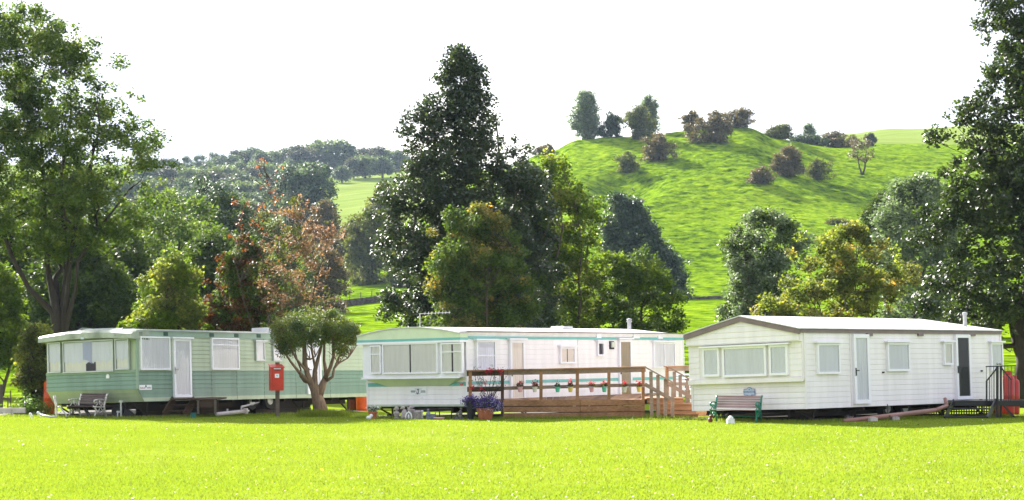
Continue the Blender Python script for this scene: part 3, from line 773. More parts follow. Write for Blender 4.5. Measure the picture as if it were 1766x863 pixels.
# cambered roof and arched front fascia
def camber(t, w, e, h): return e+h*(math.sin(math.pi*min(max(t, 0), w)/w))**.8
mb = MB(); rows = []
for x, e, k in ((-.36, 2.26, 1), (B.L-1.3, 2.28, 1), (B.L+.02, 2.27, .35)):
    rows.append([(x, -.07+(B.w+.14)*i/18, camber(-.07+(B.w+.14)*i/18, B.w, e, .19*k)) for i in range(19)])
mb.sheet([r[::-1] for r in rows])
lo = [(p[0], p[1], p[2]-.03) for p in rows[0]]; mb.sheet([rows[0][::-1], lo[::-1]])
mb.build('roof', 'roof_white', B.root, smooth=False)
mb = MB(); up = [(-.33, p[1], p[2]-.03) for p in rows[0]]; lw = [(-.33, p[1], 2.12) for p in rows[0]]
mb.sheet([lw[::-1], up[::-1]]); mb.box(-.329, 0, -.07, -.05, 2.12, 2.24); mb.box(-.329, 0, B.w+.05, B.w+.07, 2.12, 2.24); mb.build('arched_fascia', 'pale_lime', B.root)
mb = MB(); mb.box(-.34, 0, -.075, B.w+.075, 2.06, 2.125); mb.build('fascia_stripe', 'turquoise', B.root)
mb = MB(); mb.box(-.345, 0, -.08, B.w+.08, 2.0, 2.058); mb.build('fascia_base', 'upvc', B.root)
mb = MB(); mb.box(-.3, B.L, -.10, -.04, 2.275, 2.30); mb.build('gutter', 'brown_trim', B.root)
B.window((818.5, 852, 588, 640), 'side', 0, 'upvc', 'net', fw=.04, hbars=(.5,), hood=1)
B.door((876.4, 903, 587, 690.6), 'side', 'beige_cloth', 'upvc', fw=.075, hood=1)
B.window((963, 989, 599, 627.5), 'side', 0, 'upvc', 'beige_cloth', fw=.05, gap=.04, hood=1)
B.window((1027.4, 1039, 590, 614.5), 'side', 0, 'upvc', fw=.05, style='none', hood=1)
B.door((1064.5, 1087.6, 586, 686), 'side', 'brown_cloth', 'upvc', fw=.075, hood=1)
B.window((1124, 1162, 591, 635), 'side', 0, 'upvc', 'white_cloth', fw=.045, bars=(.5,), hood=1)
for p in ((1028.5, 1036.5, 575, 583.5), (1091.8, 1102.7, 575.5, 584), (1134.5, 1142.5, 575.5, 584.5)):
    a0, a1, z0, z1 = B.rect(*p, 'side', .03); mb = MB(); B.fbox(mb, 'side', a0, a1, z0, z1, .0, .05); mb.build('vent_cover', 'upvc', B.root)
a0, a1, z0, z1 = B.rect(1052.5, 1059.5, 588.6, 602.5, 'side', .05)
mb = MB(); B.fbox(mb, 'side', a0, a1, z0, z1, .0, .05); lp = mb.build('outdoor_lamp', 'black_metal', B.root)
mb = MB(); B.fbox(mb, 'side', a0+.03, a1-.01, z0+.05, z1-.03, .05, .10); mb.build('lamp_glass', 'lamp_glass', lp)
a, z = B.hit(1085.5, 570, 'mid', 1.0)
mb = MB(); mb.lathe([(.06, 2.38), (.06, 2.66), (.085, 2.665), (.085, 2.71), (.05, 2.72), (.09, 2.75), (.02, 2.78)], (a, 1.0, 0), 12); mb.build('flue', 'galv', B.root, smooth=False)
a, z = B.hit(967, 565, 'mid', 1.0)
mb = MB(); mb.prism([(a-.3, .75, 2.38), (a+.3, .75, 2.38), (a+.25, .75, 2.49), (a-.2, .75, 2.50)], (0, .45, 0)); mb.build('roof_vent', 'roof_white', B.root)
a0, a1, z0, z1 = B.rect(707, 736, 668.5, 682, 'front', .02)
mb = MB(); B.fbox(mb, 'front', a0, a1, z0, z1, .008, .022); pl = mb.build('name_plate', 'sticker', B.root)
mb = MB(); w_ = a1-a0; h_ = z1-z0
for (u0, u1, v0, v1) in ((.66, .95, .52, .60), (.66, .95, .44, .48), (.70, .93, .36, .40), (.07, .36, .36, .44), (.07, .34, .50, .54), (.10, .36, .57, .60), (.3, .7, .78, .82), (.38, .5, .16, .2), (.55, .68, .16, .2)):
    B.fbox(mb, 'front', a0+w_*u0, a0+w_*u1, z0+h_*v0, z0+h_*v1, .022, .026)
mb.build('lettering', 'ink', pl)
mb = MB(); c_ = Vector((-.028, a0+w_*.52, z0+h_*.48)); 
pts = [(-.028, c_.y+.030*math.cos(t)-.25*.06*math.sin(t), c_.z+.07*math.sin(t)) for t in [i*math.pi/8 for i in range(1, 17)]]
mb.tube(pts, .010, 5); mb.build('emblem', 'ink', pl)
a, z = B.hit(727, 686, 'front', .02); mb = MB(); B.fbox(mb, 'front', a-.04, a+.04, z-.02, z+.02, .008, .02); mb.build('socket_cover', 'sticker', B.root)
for x_ in (2.6, 5.2, 7.7, 10.1):
    jb = MB(); jb.box(x_-.005, x_+.005, -.0145, -.002, Bz, 2.08); jb.build('panel_joint', 'alu', B.root)
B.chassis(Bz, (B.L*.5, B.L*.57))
# ---- right caravan: cream with brown fascia and pitched roof
C = Van('cream static caravan with mauve brown fascia and white pitched roof at the right', 1391, 46, 45, 3.62, 9.35, -2.2, 0)
Cz = .33
body = MB(); body.box(.0, C.L, .0, C.w, Cz, 2.25); body.build('wall', 'cream', C.root)
C.siding('side_siding', 'side', 0, C.L, Cz, 2.23, .136, 'cream', .010)
zl = 1.04; zg = 2.02
C.siding('front_lower_siding', 'front', 0, C.w, Cz, zl, .142, 'cream', .018)
mb = MB(); mb.box(-.10, -.002, .0, C.w, zl, zg); mb.build('window_band', 'cream', C.root)
C.siding('band_siding', 'front', C.w-.36, C.w, zl+.1, zg, .136, 'cream', .012, base=.10)
C.siding('band_siding', 'front', 0, .46, zl+.1, zg, .136, 'cream', .012, base=.10)
mb = MB(); mb.box(-.15, -.09, -.01, C.w+.01, zl-.02, zl+.09); mb.build('band_sill', 'cream', C.root)
RI = 2.74; EV = 2.335; mid = C.w/2
def grng(z):
    if z <= EV-.12: return (0, C.w)
    t = (z-(EV-.12))/(RI-EV)
    return (min(mid*t, mid-.01), max(C.w-mid*t, mid+.01))
mb = MB(); mb.prism([(-.19, 0, zg), (-.19, C.w, zg), (-.19, C.w, EV-.1), (-.19, mid, RI-.09), (-.19, 0, EV-.1)], (.19, 0, 0)); mb.build('gable', 'cream', C.root)
C.siding('gable_siding', 'front', 0, C.w, zg+.02, RI-.14, .13, 'cream', .016, base=.192, rng=grng)
xr, _ = C.hit(1620, 545.8, 'mid', mid); xr = min(xr, C.L-1.2)
mb = MB()
e0 = -.06; e1 = C.w+.06; x0 = -.27; x1 = C.L+.05; zt = EV+.01
mb.add([(x0, e0, zt), (x1, e0, zt), (x1, e1, zt), (x0, e1, zt), (x0, mid, RI), (xr, mid, RI), (x0, e0, zt-.025), (x1, e0, zt-.025), (x1, e1, zt-.025), (x0, e1, zt-.025), (x0, mid, RI-.025)],
       [(0, 1, 5, 4), (1, 2, 5), (2, 3, 4, 5), (0, 6, 7, 1), (1, 7, 8, 2), (0, 4, 10, 6), (4, 3, 9, 10), (6, 10, 9, 8, 7)])
mb.build('roof', 'roof_white', C.root)
mb = MB()
mb.prism([(-.255, -.04, EV-.02), (-.255, mid, RI-.03), (-.255, mid, RI-.155), (-.255, -.04, EV-.145)], (.06, 0, 0)); mb.prism([(-.255, C.w+.04, EV-.02), (-.255, mid+.001, RI-.03), (-.255, mid+.001, RI-.155), (-.255, C.w+.04, EV-.145)], (.06, 0, 0))
mb.build('barge_board', 'brown_trim', C.root)
mb = MB(); mb.box(-.19, C.L+.02, -.045, -.0, 2.225, 2.315); mb.box(-.2, C.L+.04, -.075, -.0, 2.315, EV-.02); mb.build('side_fascia', 'brown_trim', C.root)
mb = MB()
for p in ((1584, 1592.6), (1674, 1682.3), (1496, 1505)):
    a0, a1, z0, z1 = C.rect(p[0], p[1], 575, 580, 'side', .05); mb.box(a0, a1, -.06, -.0, z0, 2.225)
mb.build('fascia_drop', 'brown_trim', C.root)
a_, _ = C.hit(1468, 640, 'side')
for b_ in ((-.03, .03, -.03, .0, Cz, 2.23), (C.L-.04, C.L+.01, -.03, 0, Cz, 2.23), (-.03, 0, C.w-.04, C.w+.012, Cz, zl-.02), (a_-.05, a_-.02, -.025, 0, Cz, 2.22)):
    mb = MB(); mb.box(*b_); mb.build('corner_trim', 'cream', C.root)
C.window((1213.8, 1244, 600.5, 650), 'front', .10, 'upvc', style='blind', fw=.06)
C.window((1248, 1325, 597.5, 650), 'front', .10, 'upvc', style='blind', fw=.06, bars=())
C.window((1328.5, 1362, 595, 647.5), 'front', .10, 'upvc', style='blind', fw=.06)
a0, _ = C.hit(1364, 595, 'front', .12); a1, _ = C.hit(1210, 600, 'front', .12)
mb = MB(); mb.box(-.25, -.10, a0, a1, 1.955, 1.995); mb.build('window_hood', 'upvc', C.root)
C.window((1405.5, 1446, 592.5, 645.6), 'side', 0, 'upvc', style='blind', hood=1, fw=.055)
C.door((1467.5, 1498.5, 577, 696.7), 'side', 'blind', 'upvc', fw=.1)
C.window((1526.5, 1566, 591.5, 640.7), 'side', 0, 'upvc', style='blind', hood=1, fw=.055)
C.window((1624, 1640, 591, 630), 'side', 0, 'upvc', 'cream_cloth', hood=1, fw=.055)
dd = C.door((1644, 1673, 577.5, 689), 'side', 'blind', 'upvc', fw=.09, style='none')
a0, a1, z0, z1 = C.rect(1644, 1673, 577.5, 689, 'side', 0)
mb = MB(); C.fbox(mb, 'side', a0+.09, a1-.09, z0+.09, z1-.09, .04, .055); mb.build('fly_screen', 'dark_pane', dd)
C.window((1705, 1727, 591.5, 640), 'side', 0, 'upvc', style='blind', hood=1, fw=.055)
a, z = C.hit(1664.5, 562, 'mid', .55)
mb = MB(); mb.lathe([(.055, 2.38), (.055, 2.80), (.075, 2.80), (.075, 2.86), (.03, 2.88)], (a, .55, 0), 12); mb.build('flue', 'galv', C.root)
a, z = C.hit(1293, 676, 'front', .02)
mb = MB()
pf = [(.215, -.10), (.09, -.10), (.06, -.135), (0, -.155), (-.06, -.135), (-.09, -.10), (-.215, -.10), (-.215, .09), (-.09, .09), (-.06, .125), (0, .14), (.06, .125), (.09, .09), (.215, .09)]
mb.prism([(-.036, a+u*.8, z+v*.8) for u, v in pf], (.014, 0, 0)); pl = mb.build('name_plaque', 'plate_blue', C.root)
mb = MB(); mb.tube([(-.038, a+u*.8, z+v*.8) for u, v in pf+pf[:1]], .006, 4); mb.build('plaque_rim', 'ink_blue', pl)
C.text('NORDSTAR', 'front', a, z-.005, .037, .072, 'ink_blue', pl)
mb = MB(); mb.blob((-.038, a, z+.06), (.003, .016, .016)); mb.build('emblem', 'ink_blue', pl)
for (u, v) in ((1522, 642.5), (1692, 640)):
    a, z = C.hit(u, v, 'side'); mb = MB(); C.fbox(mb, 'side', a-.04, a+.04, z-.02, z+.02, .01, .04); mb.build('drain_spout', 'chassis', C.root)
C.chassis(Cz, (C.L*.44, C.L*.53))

# ------------------------------------------------------------------ deck with stairs
deck = thing('timber_deck', 'brown timber deck with post and rail balustrade in front of the white caravan', 'deck')
Ya, Yb = 49.0, 50.1
def dp(px, py):
    t = (px-806)/(1112-806); return W(px, py, Ya+(Yb-Ya)*t)
def rail(name, a, b, w, h, mat, parent=deck, up=(0, 0, 1)):
    mb = MB(); mb.beam(a, b, w, h, up=up); return mb.build(name, mat, parent)
px_posts = [(811, 641), (866.5, 639), (933, 641), (995.7, 638), (1050, 640), (1109, 634)]
for i, (px, py) in enumerate(px_posts):
    p = dp(px, py); q = p.copy(); q.z = 0.0 if i in (0, 1, 5) else .42
    if i == 1: p.z += .03
    rail('post', q, p+Vector((0, .07, 0))*0, .085, .085, 'deck' if i != 1 else 'old_wood')
rail('top_rail', dp(805, 644), dp(868, 643), .05, .15, 'old_wood'); rail('top_rail', dp(868, 643), dp(995, 641), .05, .13, 'deck_grey'); rail('top_rail', dp(995.5, 640.7), dp(1113, 637.5), .05, .13, 'deck_grey')
rail('handrail', dp(805, 640)-Vector((0, .02, 0)), dp(1113, 633)-Vector((0, .02, 0)), .14, .035, 'deck')
rail('mid_rail', dp(806, 672), dp(866, 671), .05, .13, 'old_wood'); rail('mid_rail', dp(868, 670), dp(995, 666.5), .05, .09, 'deck_grey'); rail('mid_rail', dp(995.5, 666.4), dp(1109, 664), .05, .09, 'deck_grey')
for y0, y1, y2, y3 in ((690.5, 700.5, 689, 699), (702, 711.5, 700, 709.5), (713, 722, 711.5, 718.5)):
    for xa, xb in ((868, 1000), (1000.6, 1111)):
        t0 = (xa-868)/244; t1 = (xb-868)/244
        a = dp(xa, (y0+y1)/2+((y2+y3)/2-(y0+y1)/2)*t0)-Vector((0, .06, 0)); b = dp(xb, (y0+y1)/2+((y2+y3)/2-(y0+y1)/2)*t1)-Vector((0, .06, 0))
        rail('fascia_board', a, b, .03, (y1-y0)/F*49.5, 'deck')
# boards: the floor runs back to the caravan wall
zd = .455; v0 = B.M @ Vector((.9, -.06, 0)); v1 = B.M @ Vector((B.L*.86, -.06, 0))
d0 = dp(868, 690); d1 = dp(1112, 690)
mb = MB(); n = 26
for i in range(n):
    t0 = i/n; t1 = (i+.93)/n
    f0 = d0.lerp(d1, t0); f1 = d0.lerp(d1, t1); b0 = v0.lerp(v1, t0); b1 = v0.lerp(v1, t1)
    vs = [(p.x, p.y, z) for z in (zd-.03, zd) for p in (f0, f1, b1, b0)]
    mb.add(vs, [(3, 2, 1, 0), (4, 5, 6, 7), (0, 1, 5, 4), (1, 2, 6, 5), (2, 3, 7, 6), (3, 0, 4, 7)])
mb.build('deck_boards', 'deck', deck)
# stair flight, near and far balustrades
zg0 = 0
sn = [(1120, 639.5, 1128, 718.5), (1133, 646, 1141, 718.5), (1146, 653.5, 1154, 718.5)]
for (x0, y0, x1, y1) in ((1122.5, 641, 1124, 719), (1134.5, 647, 1135.5, 719), (1147.5, 654, 1148, 718.5), (1160.5, 662, 1159.8, 719)):
    rail('baluster', W(x1, y1, 49.5), W(x0, y0, 49.5), .09, .035, 'deck_grey', up=(0, 1, 0))
rail('stair_handrail', W(1111, 632.5, 49.5), W(1162.5, 661, 49.45), .10, .035, 'deck_grey')
rail('stair_mid_rail', W(1112, 663, 49.47), W(1160, 690, 49.47), .04, .10, 'deck_grey')
for (x0, y0, x1, y1) in ((1163, 641, 1163, 690), (1173, 647, 1173.5, 698), (1186, 655, 1185, 706)):
    rail('baluster', W(x1, y1, 50.9), W(x0, y0, 50.9), .09, .035, 'deck_grey', up=(0, 1, 0))
rail('stair_handrail', W(1151, 632, 50.9), W(1199, 660, 50.9), .10, .035, 'deck_grey'); rail('stair_mid_rail', W(1152, 662, 50.9), W(1199, 689, 50.9), .04, .10, 'deck_grey')
rail('post', W(1150, 712, 51), W(1150, 632, 51), .09, .09, 'deck'); rail('handrail', W(1148, 632.5, 51.2), W(1200, 631, 53.5), .12, .03, 'deck'); rail('top_rail', W(1150, 636.5, 51.2), W(1200, 636, 53.5), .04, .12, 'deck_grey')
rail('mid_rail', W(1152, 662, 51.3), W(1200, 663, 53.5), .04, .09, 'deck_grey')
for i, (xa, xb, yt, Yt) in enumerate(((1115, 1178, 686, 50.1), (1122, 1195, 696, 49.95), (1130, 1200, 705, 49.8), (1140, 1203, 713, 49.65))):
    a = W(xa, yt, Yt); b = W(xb, yt, Yt+.35); z = (a.z+b.z)/2
    mb = MB(); mb.box(a.x, b.x, Yt-.02, Yt+1.2, z-.03, z); mb.build('stair_tread', 'deck', deck)
    mb = MB(); mb.box(a.x+.02, b.x-.02, Yt+.02, Yt+.04, z-.15, z-.032); mb.build('stair_riser', 'deck', deck)
for yt in (705, 714):
    rail('fascia_board', W(1185, yt, 50.3), W(1232, yt, 50.6), .03, .13, 'deck')
mb = MB(); mb.box(W(1154, 0, 49.8).x, W(1157, 0, 49.8).x, 49.7, 49.78, .38, .41)
# ------------------------------------------------------------------ hanging flower pots
cols = [('pink', 'pot_pink'), ('cream', 'pot_cream'), ('green', 'pot_green'), ('yellow', 'pot_yellow'), ('pink', 'pot_pink'), ('green', 'pot_green'), ('cream', 'pot_cream'), ('yellow', 'pot_yellow')]
desc = ['pink pot with red flowers before the beige curtained door', 'off white pot with red flowers beside a deck post, second from the left',
        'mint green pot with mostly leaves and few flowers, third from the left', 'yellow pot with tall red flowers left of the middle deck post',
        'pink pot with dark red flowers hung just right of the middle deck post', 'mint green pot with pink flowers beside the deck post, sixth from the left',
        'cream pot with red flowers on the deck rail before the brown curtained door', 'yellow pot with pink flowers at the stair end of the deck rail']
proto = {}
for i, (px, c, d) in enumerate(zip((897, 922.3, 961.5, 983.5, 1020, 1041.8, 1076.5, 1101.5), cols, desc)):
    p = dp(px, 676.5)-Vector((0, .13, 0))
    t = thing('hanging_pot', d, 'flower pot', p, group='small coloured flower pots hung along the deck rail')
    t.rotation_euler = (0, 0, i*.7)
    if 'pot' not in proto:
        mb = MB(); mb.lathe([(.048, 0), (.068, .125), (.078, .127), (.078, .145), (.066, .145), (.06, .11)], n=14); q = mb.build('pot', c[1], t); proto['pot'] = q.data
        mb = MB(); mb.tube([(-.07, 0, .13), (-.06, .09, .15), (0, .13, .15), (.06, .09, .15), (.07, 0, .13)], .006, 5); proto['hook'] = mb.build('hook', 'galv', t).data
    else:
        me = proto['pot'].copy(); me.materials.clear(); me.materials.append(M[c[1]]); q = bpy.data.objects.new('pot', me); COL.objects.link(q); q.parent = t
        q = bpy.data.objects.new('hook', proto['hook']); COL.objects.link(q); q.parent = t
    puff('foliage', (0, 0, .19), (.10, .08, .07), 90, .05, 'leaf_bg', t, i)
    if i != 2: puff('flowers', (0, 0, .24+.03*(i == 3)), (.12, .09, .10+.03*(i == 3)), 70, .045, 'fl_red', t, i+20, .3)
    else: puff('flowers', (0, 0, .26), (.08, .07, .10), 14, .035, 'fl_red', t, i+20, .3)

# ------------------------------------------------------------------ things around the deck
def on_lawn(px, py):
    Y = CZ*F/(py-HY); x = (px-CX)/F*Y
    return Vector((x, Y, Hs(x, Y)))
p = on_lawn(837, 722.5)
t = thing('terracotta_planter', 'large terracotta pot overflowing with purple and white lobelia at the corner of the deck', 'planter', p); t.scale = (.88, .88, .88)
mb = MB(); mb.lathe([(.17, 0), (.20, .08), (.255, .30), (.265, .30), (.27, .345), (.245, .345), (.235, .28)], n=22)
for z in (.06, .11, .16, .21): mb.lathe([(.195+z*.22, z), (.20+z*.22, z+.012), (.195+z*.22, z+.024)], n=22)
mb.build('pot', 'terracotta', t)
mb = MB(); mb.lathe([(.24, .27), (.23, .32)], n=18); mb.build('soil', 'soil', t)
puff('foliage', (.05, 0, .44), (.40, .32, .24), 900, .06, 'leaf_bg', t, 1, .2, .2)
puff('purple_flowers', (.08, -.02, .46), (.45, .36, .27), 1700, .045, 'fl_purple', t, 2, .55, .22)
puff('white_flowers', (.10, -.05, .40), (.42, .36, .25), 600, .035, 'fl_lilac', t, 3, .75, .18)
p = on_lawn(811.5, 722)
t = thing('black_planter', 'tall black pot of purple lobelia left of the large terracotta planter', 'planter', p)
mb = MB(); mb.lathe([(.08, 0), (.11, .40), (.125, .40), (.125, .44), (.10, .44)], n=16); mb.build('pot', 'pot_black', t)
puff('foliage', (0, 0, .46), (.22, .18, .12), 260, .05, 'leaf_bg', t, 4, .2)
puff('purple_flowers', (.02, 0, .48), (.30, .24, .17), 700, .045, 'fl_purple', t, 5, .4)
p = on_lawn(842, 721.5)+Vector((.0, .35, 0))
t = thing('climbing_fuchsia', 'thin twiggy shrub with scattered red flowers climbing over the deck rail', 'shrub', p)
mb = MB(); rd = random.Random(3); tips = []
for k in range(12):
    a = rd.uniform(-.5, .5); pts = [Vector((.0, 0, .3))]
    for j in range(6):
        pts.append(pts[-1]+Vector((a*.16+rd.uniform(-.07, .07), rd.uniform(-.05, .05), .17)))
    mb.tube(pts, [.012, .01, .009, .007, .006, .005, .004], 5); tips += pts[2:]
mb.build('stems', 'bark_dark', t)
rng = np.random.default_rng(5); tp = np.array([tuple(q) for q in tips]); pp = np.repeat(tp, 5, 0)+rng.normal(size=(len(tp)*5, 3))*.05
v, f = leaves(pp, .045); npmesh('foliage', v, f, 'leaf_olive', t)
fl = np.array([(.0, -.1, 1.28), (.05, -.1, 1.25), (.10, -.1, 1.29), (.3, -.1, 1.3), (-.45, -.1, .85), (-.42, -.12, .82), (-.7, -.1, .92), (.34, -.1, 1.2), (-.1, -.1, .95), (-.2, -.1, .8), (-.02, -.1, 1.22)])
pp = np.repeat(fl, 22, 0)+rng.normal(size=(len(fl)*22, 3))*.035
v, f = leaves(pp, .05); npmesh('flowers', v, f, 'fl_red', t)
p = on_lawn(643, 719.5)
t = thing('small_terracotta_pot', 'small terracotta pot of white flowers at the left corner of the white caravan', 'flower pot', p)
mb = MB(); mb.lathe([(.085, 0), (.115, .15), (.13, .15), (.13, .19), (.115, .19)], n=16); mb.build('pot', 'terracotta', t)
puff('foliage', (0, 0, .24), (.15, .13, .09), 260, .05, 'leaf_bright', t, 7, .2)
puff('white_flowers', (0, -.02, .27), (.20, .15, .10), 120, .045, 'fl_white', t, 8, .6)

def seated(mb, s=1.):
    mb.blob((0, 0, .10*s), (.10*s, .10*s, .10*s)); mb.blob((.02*s, 0, .24*s), (.075*s, .07*s, .13*s)); mb.blob((.04*s, 0, .42*s), (.05*s, .05*s, .06*s))
    mb.tube([(.0, 0, .12*s), (-.14*s, .0, .2*s), (-.22*s, 0, .03*s)], [.05*s, .045*s, .03*s], 8); mb.tube([(.03*s, 0, .33*s), (-.08*s, -.03, .26*s), (-.13*s, 0, .2*s)], [.03*s, .028*s, .02*s], 7)
    mb.box(-.28*s, .12*s, -.1*s, .1*s, 0, .04*s)
def figure(mb, s=1., lean=0):
    mb.lathe([(.10, 0), (.11, .05), (.075, .07), (.085, .16), (.10, .24), (.075, .31), (.035, .35), (.03, .37)], n=14)
    mb.blob((lean, 0, .43), (.055, .055, .065)); mb.tube([(.08, 0, .30), (.10, -.05, .2), (.02, -.09, .18)], .022, 7); mb.tube([(-.08, 0, .30), (-.10, -.05, .2), (-.02, -.09, .18)], .022, 7)
def orn(px, py, name, label, mat, fn, s=1., cat='garden ornament', turn=0):
    q = on_lawn(px, py); mb = MB(); fn(mb); o = mb.build(name, mat, smooth=True); o.location = q; o.scale = (s*.68, s*.68, s*.68); o.rotation_euler = (0, 0, turn)
    return tag(o, label, cat, 'stone garden ornaments along the front of the white caravan')
def f_ball(mb): mb.lathe([(.10, 0), (.11, .04), (.05, .07), (.10, .13), (.12, .22), (.09, .28), (.04, .30), (.045, .32)], n=16); mb.blob((0, 0, .40), (.09, .09, .09))
def f_squirrel(mb):
    mb.lathe([(.13, 0), (.14, .1), (.13, .22), (.08, .34), (.05, .38)], n=14); mb.blob((-.05, -.02, .44), (.08, .06, .07)); mb.tube([(-.1, -.02, .43), (-.17, -.03, .40)], [.04, .02], 8)
    mb.tube([(.1, .03, .1), (.2, .03, .25), (.17, .03, .42), (.1, .03, .45)], [.05, .06, .05, .02], 8)
def f_arch(mb):
    pts = [(.11*math.cos(a)*(1 if z else 1), 0, z) for a, z in ((0, 0), )]
    mb.tube([(-.11, 0, 0), (-.115, 0, .12), (-.08, 0, .22), (0, 0, .29), (.08, 0, .22), (.115, 0, .12), (.11, 0, 0)], .028, 8); mb.blob((0, 0, .1), (.03, .03, .1))
def f_drum(mb): mb.lathe([(.16, 0), (.17, .03), (.165, .26), (.175, .28), (.17, .33), (.10, .35)], n=18)
def f_bird(mb):
    mb.lathe([(.14, 0), (.15, .03), (.12, .1), (.13, .3), (.16, .36), (.1, .37)], n=16); mb.blob((0, 0, .44), (.09, .06, .06)); mb.blob((-.1, 0, .50), (.04, .035, .04)); mb.tube([(.05, 0, .44), (.16, 0, .48)], [.04, .015], 7)
def f_toad(mb): mb.lathe([(.05, 0), (.06, .03), (.02, .06), (.02, .24), (.05, .25)], n=10); mb.blob((0, 0, .29), (.06, .06, .045))
def f_well(mb):
    mb.lathe([(.12, 0), (.13, .02), (.12, .18), (.13, .2), (.1, .2)], n=14); mb.box(-.13, -.10, -.02, .02, .18, .30); mb.box(.10, .13, -.02, .02, .18, .30)
orn(684, 720, 'garden_statue', 'round headed stone bust at the left end of the row under the white caravan', 'stone', f_ball)
orn(697.5, 720.8, 'stone_squirrel', 'stone animal statue with curled tail, second in the row under the white caravan', 'stone', f_squirrel)
orn(704.8, 721.5, 'stone_arch', 'small white stone arch standing in front of the stone statues', 'chalk', f_arch)
orn(709, 719.8, 'stone_bird', 'tall stone pedestal with a bird on top, behind the white arch', 'stone', f_bird, 1.02)
orn(720, 720.5, 'stone_drum', 'plain stone drum at the right end of the pale statue group', 'stone', f_drum, .95)
orn(728, 720, 'stone_toadstool', 'thin white mushroom ornament right of the pale stone drum', 'chalk', f_toad)
orn(738.5, 721, 'garden_figure', 'blue grey stone figure standing under the white caravan front', 'stone_blue', figure, .82)
orn(746, 721, 'stone_well', 'blue grey stone pail beside the blue grey figure', 'stone_blue', f_well, 1.0)
orn(793.5, 722, 'seated_statue', 'dark stone seated figure with drawn up knees at the right end under the white caravan', 'stone_dark', lambda mb: seated(mb, 1), 1.0)
q = on_lawn(768, 721); mb = MB()
for x in (-.16, .16):
    mb.tube([(x, 0, 0), (x, 0, .26)], .012, 6); mb.tube([(x, .2, 0), (x, .2, .26)], .012, 6)
mb.box(-.18, .18, -.02, .22, .26, .285); o = mb.build('low_stand', 'chassis'); o.location = q; tag(o, 'small dark metal stand under the white caravan left of the seated statue', 'stand')
q = on_lawn(757, 721.5); mb = MB(); mb.lathe([(.10, 0), (.13, .04), (.12, .05), (.08, .02)], n=14, sx=1.2); o = mb.build('pet_bowl', 'pot_pink'); o.location = q; tag(o, 'shallow pinkish dish on the grass among the stone ornaments', 'dish')
q = on_lawn(636, 721); mb = MB(); mb.blob((0, 0, .04), (.07, .05, .05)); mb.blob((.06, .03, .09), (.05, .05, .05)); o = mb.build('white_stone', 'chalk'); o.location = q; tag(o, 'white painted stone beside the small terracotta pot', 'stone')

# ------------------------------------------------------------------ gas cylinders
def cylinder(px, Y, mat, label, s=1., group='tall gas cylinders'):
    x = (px-CX)/F*Y; t = thing('gas_cylinder', label, 'gas cylinder', (x, Y, Hs(x, Y)), group=group); t.scale = (s, s, s)
    mb = MB(); mb.lathe([(.15, 0), (.185, .03), (.19, .10), (.19, .55), (.193, .56), (.193, .58), (.19, .59), (.19, 1.02), (.17, 1.10), (.11, 1.15), (.05, 1.17)], n=22); mb.build('body', mat, t, smooth=True)
    mb = MB(); mb.lathe([(.15, -.02), (.17, -.02), (.17, .06), (.15, .06)], n=18); mb.build('foot_ring', mat, t)
    mb = MB(); mb.lathe([(.04, 1.16), (.035, 1.22), (.02, 1.24), (.03, 1.25), (.03, 1.28)], n=10); mb.tube([(0, 0, 1.2), (.07, 0, 1.2)], .014, 6); mb.build('valve', 'galv', t)
    mb = MB(); mb.lathe([(.095, 1.14), (.10, 1.14), (.10, 1.27), (.095, 1.27)], n=16); mb.build('collar', mat, t); return t
cylinder(624, 60.6, 'orange', 'bright orange gas cylinder in the gap between the green and the white caravan')
cylinder(609.5, 61.0, 'rust_red', 'dark brown red gas cylinder left of the orange one behind the green caravan')
cylinder(84.5, 55.6, 'orange', 'orange gas cylinder at the left end of the green caravan', .88)
cylinder(1722, 53.6, 'orange_old', 'orange brown gas cylinder behind the black newel post of the metal steps')
cylinder(1738, 53.4, 'deep_red', 'red gas cylinder right of the orange one behind the black railing')
cylinder(1748, 53.9, 'deep_red', 'rightmost red gas cylinder, half hidden beside the big trunk', .9)
cylinder(1378, 55.5, 'orange', 'orange gas cylinder seen through the gap beneath the cream caravan', .5)

# dark tank between the left two caravans
x = (637-CX)/F*62; mb = MB(); mb.lathe([(.30, -.3), (.32, 0), (.32, 1.15), (.26, 1.27), (.08, 1.32), (.08, 1.36)], n=20); o = mb.build('water_butt', 'pot_black', smooth=False); o.location = (x, 62, Hs(x, 62))
tag(o, 'tall black water butt standing behind the gap left of the white caravan', 'water butt')

# ------------------------------------------------------------------ post box
p = on_lawn(478.5, 713)
t = thing('post_box', 'red letter box on a wooden post in front of the green caravan', 'post box', p); t.rotation_euler = (0, 0, R(22))
s = p.y/F
mb = MB(); mb.beam((0, .0, -.1), (.0, .0, 1.53), .10, .09); mb.build('post', 'fence_wood', t)
hz0 = .74; hz1 = 1.44
mb = MB(); x0, x1, y0, y1 = -.26, .10, -.31, -.045
vs = [(x0, y0, hz0), (x1, y0, hz0), (x1, y1, hz0), (x0, y1, hz0), (x0, y0, hz1-.05), (x1, y0, hz1-.05), (x1, y1, hz1+.02), (x0, y1, hz1+.02)]
mb.add(vs, [(3, 2, 1, 0), (4, 5, 6, 7), (0, 1, 5, 4), (1, 2, 6, 5), (2, 3, 7, 6), (3, 0, 4, 7)]); mb.build('box', 'red', t)
mb = MB(); mb.box(x0+.04, x1-.04, y0-.014, y0-.001, hz0+.10, hz1-.16); mb.build('door', 'red', t)
